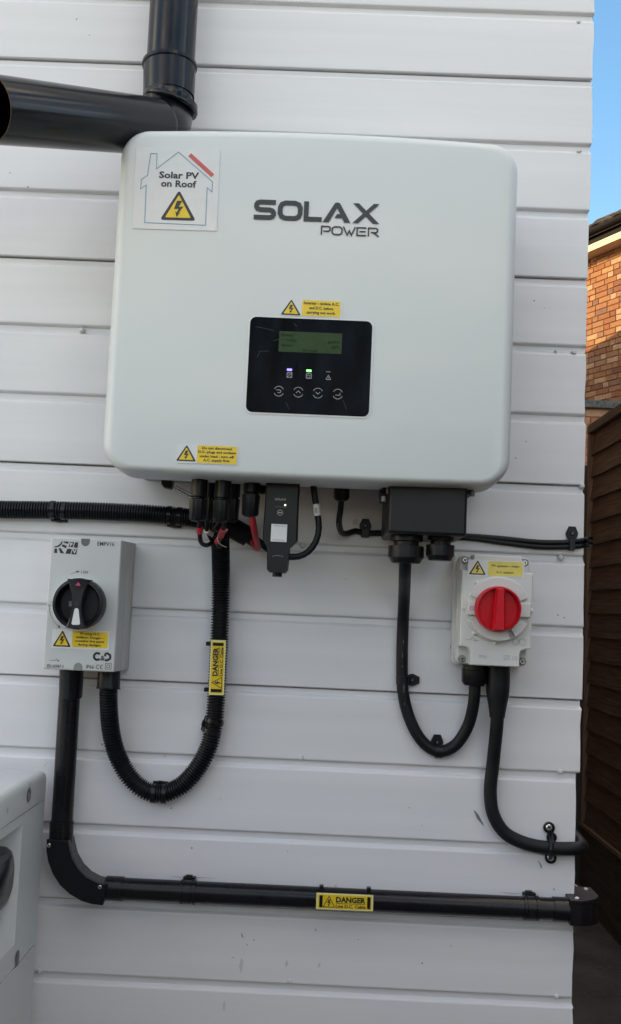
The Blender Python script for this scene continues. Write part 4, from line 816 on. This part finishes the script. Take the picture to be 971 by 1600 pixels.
for p in ((77, 1321), (156.5, 1386)):
    o, b2 = screw(WALL, *S(*p, EF), EF, .0028, EL, h=.0012); obj('screw_slot', b2, 'prt', RC)
pl0, pl1 = P(165, 1387.5, cdp), P(893, 1421.5, cdp)
dz = (pl1[1]-pl0[1])/(pl1[0]-pl0[0])
def on(px): 
    x = S(px, 1388+(px-165)*.0467, cdp)[0]; return (x, pl0[1]+dz*(x-pl0[0]), cdp)
bm = bmesh.new(); rod(bm, [(on(165), cr), (on(890), cr)], 30); obj('pipe', bm, 'cond', RC, True)
def coup(a, b, r=.0160):
    bm = bmesh.new(); rod(bm, steps(on(a), on(b), [(0, cr), (0, r), (1, r), (1, cr)]), 30); obj('coupling', bm, 'cond', RC, True)
coup(166, 193); coup(864, 897)
# saddles
for px in (294, 829):
    t = thing('conduit_saddle', 'black saddle on the low conduit, %s' % ('nearer the curved elbow' if px < 400 else 'nearer the wall corner'), 'conduit clip', W3(on(px)), 'saddles on the low horizontal conduit')
    for k, (a, b) in enumerate(((px-11, px-8), (px-6, px+6), (px+8, px+12))):
        bm = bmesh.new(); r = .0158 if k == 1 else .0164; rod(bm, steps(on(a), on(b), [(0, cr), (0, r), (1, r), (1, cr)]), 26); obj('saddle_band', bm, 'cond', t, True)
    c = on(px); bm = bmesh.new(); box(bm, WALL, c[0]-.0085, c[1]+.0125, c[0]+.0085, c[1]+.0175, .0128, .0215, .0008); box(bm, WALL, c[0]-.0085, c[1]-.0175, c[0]+.0085, c[1]-.0130, .0128, .0185, .0008); obj('saddle_foot', bm, 'blk', t)
    bm = bmesh.new(); box(bm, WALL, c[0]-.005, c[1]+.0170, c[0]+.004, c[1]+.0195, .0135, .0200, .0006); obj('saddle_latch', bm, 'blk', t)
# corner elbow turning back round the wall
c = on(892); HF = Fr((0, 0, EYE+c[1]), (1, 0, 0), (0, -1, 0), (0, 0, 1))      # plan view: a = x, b = distance in front of the wall, c = height
x0_ = S(893, 1410, .03)[0]; rq = S(934, 1420, .01)[0]-x0_
plan = [(x0_-.004, .0445), (x0_+.008, .0445)]+[(x0_+.008+(rq-.008)*math.sin(R(t)), .008+.0365*math.cos(R(t))) for t in range(9, 91, 9)]+[(x0_+rq, -.030), (x0_+rq-.032, -.030), (x0_+rq-.032, .0), (x0_-.004, .0132)]
bm = bmesh.new(); loft(bm, HF, [(plan[::-1], -.0165), (plan[::-1], .0125)]); CE = obj('corner_elbow', bm, 'cond', RC, True)
pc = (x0_+rq*.4, .015); bm = bmesh.new(); loft(bm, HF, [([(a+(a-pc[0])*.02, b+(b-pc[1])*.02) for a, b in plan[::-1]], .0126), ([(a+(a-pc[0])*.02, b+(b-pc[1])*.02) for a, b in plan[::-1]], .0160), ([(a-(a-pc[0])*.02, b-(b-pc[1])*.02) for a, b in plan[::-1]], .0170)]); obj('elbow_lid', bm, 'blk', CE)
for a, b in ((x0_+.006, .036), (x0_+rq-.010, -.016)):
    screw(HF, a, b, .0170, .0030, CE, 'stk', .0018)[1].free()
bm = bmesh.new(); a = (x0_+rq-.016, c[1]-.002, -.03); rod(bm, [(a, cr), ((a[0], a[1], -1.2), cr)], 20); obj('pipe', bm, 'cond', RC, True)
wire('short pale grey cable end sticking up behind the corner elbow', [P(899, 1384, -.06), P(906, 1391, -.03), P(913, 1398, -.01)], .0022, m='wht')

# ------------------------------------------------------------------ danger tags
def tagplate(c0, c1, c2, d, lab, grp='yellow danger tags tied to the conduits'):
    """c0: start bottom corner pixel, c1: end bottom corner (reading direction), c2: start top corner"""
    a, b, t_ = (Vector(S(*p, d)) for p in (c0, c1, c2)); ux = b-a; h = (t_-a).length; w_ = ux.length
    th = thing('danger_tag', lab, 'warning tag', WALL(a.x, a.y, d), grp)
    fr = Fr(WALL(a.x, a.y, d), (ux.x, 0, ux.y), (-ux.y, 0, ux.x), (0, -1, 0))
    bm = bmesh.new(); box(bm, fr, 0, 0, w_, h, -.0012, 0, .0004); PL = obj('tag_plate', bm, 'yele', th)
    bm = bmesh.new(); flat(bm, fr, [(w_*.035, h*.09), (w_*.965, h*.09), (w_*.965, h*.91), (w_*.035, h*.91)], .0003); obj('yellow_face', bm, 'yel', th)
    for k in (0, 1):
        x = w_*(.055 if k == 0 else .895); bm = bmesh.new(); box(bm, fr, x, h*.15, x+w_*.055, h*.87, -.001, .0012, .0004); obj('cable_tie', bm, 'blk', th)
        bm = bmesh.new(); box(bm, fr, x-.0006, h*.9, x+w_*.055+.0008, h*1.0+.0075, -.0155, -.0060, .0008); obj('tie_head', bm, 'blk', th)
    s = .0006; xt = w_*.225; bm = bmesh.new(); stroke(bm, fr, [(xt-h*.36, h*.17), (xt+h*.36, h*.17), (xt, h*.83)], .0009, .0006, True); obj('warning_triangle', bm, 'prt', th)
    bm = bmesh.new(); flat(bm, fr, bolt_pts(xt, h*.42, h*.42), .0007); obj('lightning_symbol', bm, 'prt', th)
    text('lettering', 'DANGER', fr, w_*.345, h*.46, h*.36, 'prt', th, wdt=w_*.52, bold=.045, c=.0006)
    bm = bmesh.new(); stroke(bm, fr, [(w_*.345, h*.41), (w_*.865, h*.41)], .0006, .0006); obj('underline', bm, 'prt', th)
    text('lettering', 'Live D.C. Cable', fr, w_*.345, h*.14, h*.20, 'prt', th, wdt=w_*.525, bold=.030, c=.0006)
tagplate((350, 1086.5), (353.5, 1000.5), (326.5, 1085), .0400, 'yellow danger tag tied upright on the ribbed conduit')
tagplate((494, 1420.5), (583, 1424.3), (495, 1395), .0445, 'yellow danger tag tied level on the low smooth conduit')

# ------------------------------------------------------------------ battery cabinet
bd, _ = 0, 0
XB_ = S(75, 1203, .045)[0]; ztop = S(75, 1203, .045)[1]
BC = thing('battery_cabinet', 'pale grey battery cabinet at the lower left with a recessed side handle', 'battery cabinet', (XB_-.3, -.3, 0))
SF = Fr((XB_, 0, EYE), (0, -1, 0), (0, 0, 1), (1, 0, 0))      # side face frame: a = distance from the wall, b = height, c outwards
DW = .52
s1 = onX(70, 1249.5, XB_)[1]; s2 = onX(55.6, 1475, XB_)[1]
TF = Fr((XB_-.6, 0, EYE), (1, 0, 0), (0, -1, 0), (0, 0, 1))   # plan frame
def pbox(z0, z1, ins, m, name, fil=0):
    bm = bmesh.new(); lv = [(z0, ins), (z1-fil, ins)]; rad_ = .006
    if fil: lv += [(z1-fil+fil*math.sin(R(a)), ins+fil*(1-math.cos(R(a)))) for a in (30, 60, 90)]
    rbox(bm, TF, 0, .045, .6, DW, rad_, lv, 5); return obj(name, bm, m, BC, True)
pbox(s1+.0012, ztop, 0, 'inv', 'lid', .010)
pbox(-EYE, s2-.0012, 0, 'inv', 'plinth')
# middle module with recess in the +x side
bm = bmesh.new(); za_, zb_ = s2+.0004, s1-.0002
rec_t = onX(37, 1287, XB_); rec_b = onX(22, 1478, XB_)
ra, rz1, rz0 = rec_t[0], rec_t[1], rec_b[1]; rb = ra+.22
loft(bm, TF, [(rr(.0, .045, .565, DW, .012, 5), za_), (rr(.0, .045, .565, DW, .012, 5), zb_)]); obj('module_body', bm, 'inv', BC, True)
bm = bmesh.new()
O = [(.045, za_), (DW, za_), (DW, zb_), (.045, zb_)]; I = [(ra, rz0), (rb, rz0), (rb, rz1), (ra, rz1)]
J = [(ra+.018, rz0+.050), (rb-.018, rz0+.050), (rb-.018, rz1-.010), (ra+.018, rz1-.010)]
vo = [bm.verts.new(SF(a, b, -.036)) for a, b in O]; v1 = [bm.verts.new(SF(a, b, -.001)) for a, b in O]; v2 = [bm.verts.new(SF(a, b, -.001)) for a, b in I]; v3 = [bm.verts.new(SF(a, b, -.026)) for a, b in J]
for A, C in ((vo, v1), (v1, v2), (v2, v3)):
    for k in range(4): bm.faces.new((A[k], A[(k+1) % 4], C[(k+1) % 4], C[k]))
bm.faces.new(v3); obj('side_panel', bm, 'inv', BC)
h0 = onX(15, 1330, XB_-.015); h1 = onX(9, 1412, XB_-.015)
bm = bmesh.new(); rbox(bm, SF, h0[0]-.006, h1[1]-.0, h0[0]+.13, h0[1]+.012, .034, [(-.026, 0), (-.014, .001), (-.008, .005), (-.0055, .012)], 8); obj('handle', bm, 'pipe', BC, True)
a = onX(8, 1438, XB_-.024); bm = bmesh.new(); rbox(bm, SF, a[0]-.012, a[1]-.012, a[0]+.05, a[1]+.009, .008, [(-.026, 0), (-.0235, .001)], 5); obj('grommet', bm, 'blk', BC, True)
for p, r in (((45, 1242), .0115),):
    a = onX(*p, XB_); bm = bmesh.new(); loft(bm, SF, [(circ(*a, r*1.35, 18), .0003), (circ(*a, r, 18), .0003)], False, False); obj('fixing_rim', bm, 'stk', BC)
    bm = bmesh.new(); flat(bm, SF, circ(*a, r*.8, 16), .0006); obj('fixing_cap', bm, 'isod', BC)
    bm = bmesh.new(); flat(bm, SF, circ(*a, r*.5, 12), .0009); obj('fixing_screw', bm, 'met', BC)
a = onX(27.5, 1497, XB_); bm = bmesh.new(); flat(bm, SF, circ(*a, .0100, 14, sx=.75), .0004); obj('fixing_slot', bm, 'isod', BC)
a = onX(12, 1265, XB_); bm = bmesh.new(); flat(bm, SF, rr(a[0]-.0008, a[1]-.004, a[0]+.0008, a[1]+.003, .0005, 2), .0004); obj('scratch', bm, 'isod', BC)
a = onX(2, 1318, XB_-.01); bm = bmesh.new(); stroke(bm, SF, circ(a[0], a[1], .006, 10, 90, 200), .0015, -.020); obj('handle_clip', bm, 'met', BC)

# ------------------------------------------------------------------ fence, posts and things beyond (world y = distance from camera - D)
FX, FY = 1.262, 5.0-D
def fy(px, py, X): r = ray(px, py); k = X/r.x; return r.y*k-D, r.z*k       # on plane x = X: (world y, z)
ztF = fy(921.5, 680, FX)[1]; zbF = fy(918.7, 1281, FX)[1]
for pi, (y1, y0) in enumerate(((FY, FY-1.83), (FY-1.90, FY-3.73), (FY-3.80, FY-5.63))):
    Fc = thing('timber_fence', 'dark brown timber lap fence panel, %s' % ('its far end showing past the wall corner' if pi == 0 else 'nearer and out of the picture'), 'fence', (FX, (y0+y1)/2, 0), 'fence panels')
    if pi: Fc['label'] = ('', 'dark brown timber lap fence panel continuing towards the viewer beyond the right edge', 'added unseen brown lap fence panel outside the right edge, shading the cabinet side')[pi]  # last panel added out of view to darken the cabinet side
    pf = Fr((FX, y1, EYE), (0, -1, 0), (0, 0, 1), (-1, 0, 0)); Lp_ = y1-y0
    n = 17; sh = (ztF-zbF)/n
    for k in range(n):
        zb2 = zbF+k*sh; rng = random.Random(k+pi*40); wob = rng.uniform(-.006, .006)
        bm = bmesh.new(); seg = 8; rings = []
        for j in range(seg+1):
            a = Lp_*j/seg; w1 = .005*noise.noise(Vector((a*3, k*5.1, pi)))+wob*a/Lp_
            rings.append([bm.verts.new(pf(a, zb2-.012+w1, .020)), bm.verts.new(pf(a, zb2-.012+w1, .010)), bm.verts.new(pf(a, zb2+sh+.004, -.002)), bm.verts.new(pf(a, zb2+sh+.004, .004))])
        for A, C in zip(rings, rings[1:]):
            for q_ in range(4): bm.faces.new((A[q_], A[(q_+1) % 4], C[(q_+1) % 4], C[q_]))
        bm.faces.new(rings[0][::-1]); bm.faces.new(rings[-1]); obj('slat', bm, 'wood', Fc)
    bm = bmesh.new(); box(bm, pf, -.0, ztF-.012, Lp_, ztF+.028, -.03, .034, .003); obj('capping_rail', bm, 'cap', Fc)
    for a0 in (0.0, Lp_-.04):
        bm = bmesh.new(); box(bm, pf, a0, zbF-.01, a0+.032, ztF-.013, -.02, .032, .003); obj('end_batten', bm, 'woodl', Fc)
    bm = bmesh.new(); box(bm, pf, -.02, -EYE+.0, Lp_+.02, zbF-.012, -.02, .022, .004); obj('gravel_board', bm, 'grav', Fc)
    bm = bmesh.new(); box(bm, pf, -.02, zbF-.03, Lp_+.02, zbF-.0125, .0225, .034, .002); obj('lower_rail', bm, 'woodl', Fc)
pf = Fr((FX-.07, FY+.14, EYE), (0, -1, 0), (0, 0, 1), (-1, 0, 0))
zp = (fy(918, 730, FX-.01)[1]); bm = bmesh.new()
PX0 = -.065; bm = bmesh.new(); Wf = Fr((FX, FY+.06, EYE), (1, 0, 0), (0, 0, 1), (0, -1, 0)); box(bm, Wf, -.125, -EYE, .04, zp, 0, .05, .004); tag(obj('fence_post', bm, 'woodd', None), 'dark old timber post at the far end of the brown fence', 'post')
Wf = Fr((FX, FY+.3, EYE), (1, 0, 0), (0, 0, 1), (0, -1, 0)); gate = thing('side_gate', 'dark timber gate closing the passage behind the fence post', 'gate', (FX-.5, FY+.3, 0))
for k in range(8):
    bm = bmesh.new(); box(bm, Wf, -.12-k*.115, -EYE+.05, -.012-k*.115, zp-.06, 0, .02, .002); obj('gate_board', bm, 'woodd', gate)
for z_ in (-EYE+.25, zp-.25):
    bm = bmesh.new(); box(bm, Wf, -.92, z_, -.012, z_+.09, -.022, -.0005, .002); obj('gate_rail', bm, 'woodd', gate)

BW = thing('shade_fence', 'added unseen dark timber fence behind the viewer, shading the lower clad wall', 'fence', (-1, -3.4, 0))  # unseen fence, added to cut the low skylight on the wall
gf = Fr((-7, -3.4, 0), (1, 0, 0), (0, 0, 1), (0, 1, 0))
for k in range(12):
    bm = bmesh.new(); box(bm, gf, 0, k*.14, 8.2, k*.14+.137, -.022, .004*(k % 2), .002); obj('slat', bm, 'wood', BW)
bm = bmesh.new(); box(bm, gf, -.03, 1.682, 8.23, 1.72, -.05, .03, .003); obj('capping_rail', bm, 'cap', BW)

# brick extension with dark coping, parallel to the clad wall
def at(px, py, dist):
    r = ray(px, py); k = dist/r.y; return Vector((r.x*k, dist-D, r.z*k))
EX = thing('brick_outbuilding', 'low red brick outbuilding with a dark flat coping beyond the fence', 'outbuilding', (3.5, 9.3-D, 0))
ey = 10.2; cz1 = at(945, 628, ey).z; cz0 = at(945, 639, ey).z
xL_ = at(860, 635, ey).x
EF_ = Fr((xL_, ey-D, EYE), (1, 0, 0), (0, 0, 1), (0, -1, 0))
bm = bmesh.new(); box(bm, EF_, 0, -EYE, 5.0, cz0-.002, -2.2, -.008); obj('wall', bm, 'bricktex', EX)
bm = bmesh.new(); box(bm, EF_, -.06, cz0, 5.06, cz1, -2.3, .06, .006); obj('coping', bm, 'cope', EX)
def bricks(fr, x0, x1, z1, courses, m, parent, off=0, slots=()):
    ms = {}
    def mesh(L_):
        if L_ in ms: return ms[L_]
        bm = bmesh.new(); f0 = Fr((0, 0, 0), fr.ux, fr.uz, fr.un); rbox(bm, f0, 0, 0, L_, .065, 0, [(-.012, 0), (.003, 0), (.0055, .003)], 1)
        me = bpy.data.meshes.new('brick'); bmesh.ops.recalc_face_normals(bm, faces=bm.faces); bm.to_mesh(me); bm.free(); me.materials.append(M[m]); ms[L_] = me; return me
    cnt = 0
    for k in range(courses):
        z = z1-.075*(k+1); rng = random.Random(k+off); pat = rng.choice([(.215, .1025), (.215, .215), (.215, .215, .1025)]); x = x0-rng.choice([0, .055, .1125, .17]); j = rng.randrange(3)
        while x < x1:
            L_ = pat[j % len(pat)]; j += 1
            o = bpy.data.objects.new('brick', mesh(L_)); COL.objects.link(o); o.parent = parent
            o.location = fr(x, z, rng.uniform(-.002, .002))-WL[parent.name]; x += L_+.010; cnt += 1
    return cnt
n1 = bricks(EF_, at(905, 660, ey).x-xL_, at(985, 660, ey).x-xL_, cz0-.006, 13, 'brickr', EX)
# brick house with tiled roof, turned about 26 degrees
HD = 13.2; hdir = Vector((-.434, .901, 0)); hn = Vector((-.901, -.434, 0))
p0 = at(971, 372, HD-.25)            # under the fascia at the right image edge
def hp_(px, py):                      # point on the house wall plane
    o = at(960, 450, HD); c_ = Vector((0, -D, 0)); r = ray(px, py); dv = Vector((r.x, r.y, r.z)); k = (o-c_).dot(hn)/dv.dot(hn); return c_+dv*k
zw = hp_(945, 398).z; hx0 = hp_(971, 450)
HS = thing('brick_house', 'orange brick house with a dark tiled roof standing beyond the passage', 'house', (hx0.x, hx0.y, 0))
HFR = Fr((hx0.x, hx0.y, EYE), -hdir, (0, 0, 1), hn)      # a runs towards the viewer / right
HFR = Fr((hx0.x, hx0.y, EYE), -hdir, (0, 0, 1), hn)
def ha(px, py): q_ = hp_(px, py); return (q_-Vector((hx0.x, hx0.y, 0))).dot(-hdir)
aL = ha(918, 480); print('house', zw, aL, hx0, 'brick count ext', n1)
bm = bmesh.new(); box(bm, HFR, -7, -EYE, 3.5, zw+.1, -7, -.008); obj('wall', bm, 'bricktex', HS)
n2 = bricks(HFR, aL-.45, .22, zw+.05, 36, 'brick', HS, 100); print('bricks', n2)
zs = zw+.02
bm = bmesh.new(); box(bm, HFR, -7.2, zs+.0, 3.7, zs+.018, -.002, .20); obj('soffit', bm, 'soffit', HS)
bm = bmesh.new(); box(bm, HFR, -7.2, zs-.01, 3.7, zs+.075, .201, .222); obj('fascia', bm, 'fascia', HS)
bm = bmesh.new()
pts_ = [(.224+.055-.055*math.cos(R(t)), zs+.235-.075*math.sin(R(t))) for t in range(0, 181, 20)]
pts_ = pts_+[(.43, zs+.168), (.43, zs+.16)][:0]
rg = [[bm.verts.new(HFR(a_, z_, c_)) for c_, z_ in pts_] for a_ in (-7.2, 3.7)]
for k in range(len(pts_)-1): bm.faces.new((rg[0][k], rg[0][k+1], rg[1][k+1], rg[1][k]))
obj('gutter', bm, 'gut', HS, True)
bm = bmesh.new(); box(bm, HFR, -7.2, zs+.076, 3.7, zs+.235, .17, .2235); obj('eaves_board', bm, 'gut', HS)
# roof slope and tiles
rs = R(33); up2 = (HFR.uz*math.sin(rs)-HFR.un*math.cos(rs)); nr = (HFR.uz*math.cos(rs)+HFR.un*math.sin(rs))
RF = Fr(HFR(0, zs+.235, .30), -hdir, up2, nr)
bm = bmesh.new(); prism(bm, RF, [(aL-1.5, -.02), (3.7, -.02), (3.7, 4.2), (aL+3.0, 3.2), (aL-.2, .45), (aL-1.5, .25)], -.09, -.03); obj('roof_slope', bm, 'tile', HS)
bm = bmesh.new(); f0 = Fr((0, 0, 0), -hdir, up2, nr); ng = 5; rings = []
for j in range(ng+1):
    a_ = .19*j/ng; hgt = .016*math.sin(math.pi*j/ng)
    rings.append([bm.verts.new(f0(a_, 0, .008+hgt)), bm.verts.new(f0(a_, 0, .030+hgt)), bm.verts.new(f0(a_, .30, .008+hgt)), bm.verts.new(f0(a_, .30, -.012+hgt))])
for A, C in zip(rings, rings[1:]):
    for q_ in range(4): bm.faces.new((A[q_], A[(q_+1) % 4], C[(q_+1) % 4], C[q_]))
bm.faces.new(rings[0][::-1]); bm.faces.new(rings[-1]); bmesh.ops.recalc_face_normals(bm, faces=bm.faces)
tm = bpy.data.meshes.new('roof_tile'); bm.to_mesh(tm); bm.free(); tm.materials.append(M['tile'])
for r_ in range(12):
    for c_ in range(16):
        if r_ > 1 and c_*.2 < 1.0-.25+(r_-1.6)*.26: continue
        o = bpy.data.objects.new('roof_tile', tm); COL.objects.link(o); o.parent = HS
        o.location = RF(aL-1.0+c_*.2+(.1 if r_ % 2 else 0), r_*.235, random.uniform(0, .016))-WL[HS.name]

# ------------------------------------------------------------------ weeds and litter at the foot of the fence
def weed(px, py, dist, lab):
    p = at(px, py, dist); p.z = 0
    t = thing('weed', lab, 'weed', p, 'weeds along the fence foot'); rng = random.Random(int(px))
    for k in range(26):
        a = rng.uniform(0, 6.28); ln = rng.uniform(.03, .085); el_ = rng.uniform(.1, 1.1); base = p+Vector((rng.uniform(-.05, .05), rng.uniform(-.08, .08), 0))
        d_ = Vector((math.cos(a)*math.cos(el_), math.sin(a)*math.cos(el_), math.sin(el_))); s_ = d_.cross(Vector((0, 0, 1))).normalized()*ln*.16
        bm = bmesh.new(); v_ = [bm.verts.new(q_) for q_ in (base, base+d_*ln*.5+s_, base+d_*ln+Vector((0, 0, -.008)), base+d_*ln*.5-s_)]; bm.faces.new((v_[0], v_[1], v_[2])); bm.faces.new((v_[0], v_[2], v_[3])); obj('leaf', bm, 'leaf', t)
weed(946, 1392, 4.7, 'small green weed at the foot of the brown fence'); weed(926, 1378, 4.85, 'small green weed beside the dark post')
rng = random.Random(3); bm = bmesh.new()
for k in range(90):
    px, py = rng.uniform(902, 985), rng.uniform(1400, 1640); r = ray(px, py); k_ = -EYE/r.z; p = Vector((r.x*k_, r.y*k_-D, .001)); s_ = rng.uniform(.002, .007)*(1.6 if rng.random() < .1 else 1)
    a = rng.uniform(0, 3.14); fr = Fr(p, (math.cos(a), math.sin(a), 0), (-math.sin(a), math.cos(a), 0), (0, 0, 1)); prism(bm, fr, [(-s_, -s_*.3), (s_*.6, -s_*.5), (s_, s_*.1), (-s_*.2, s_*.5)], 0, s_*.3)
o = obj('ground_litter', bm, 'twig'); o['kind'] = 'stuff'; o['label'] = 'scattered pale chips and grit on the dark paving'
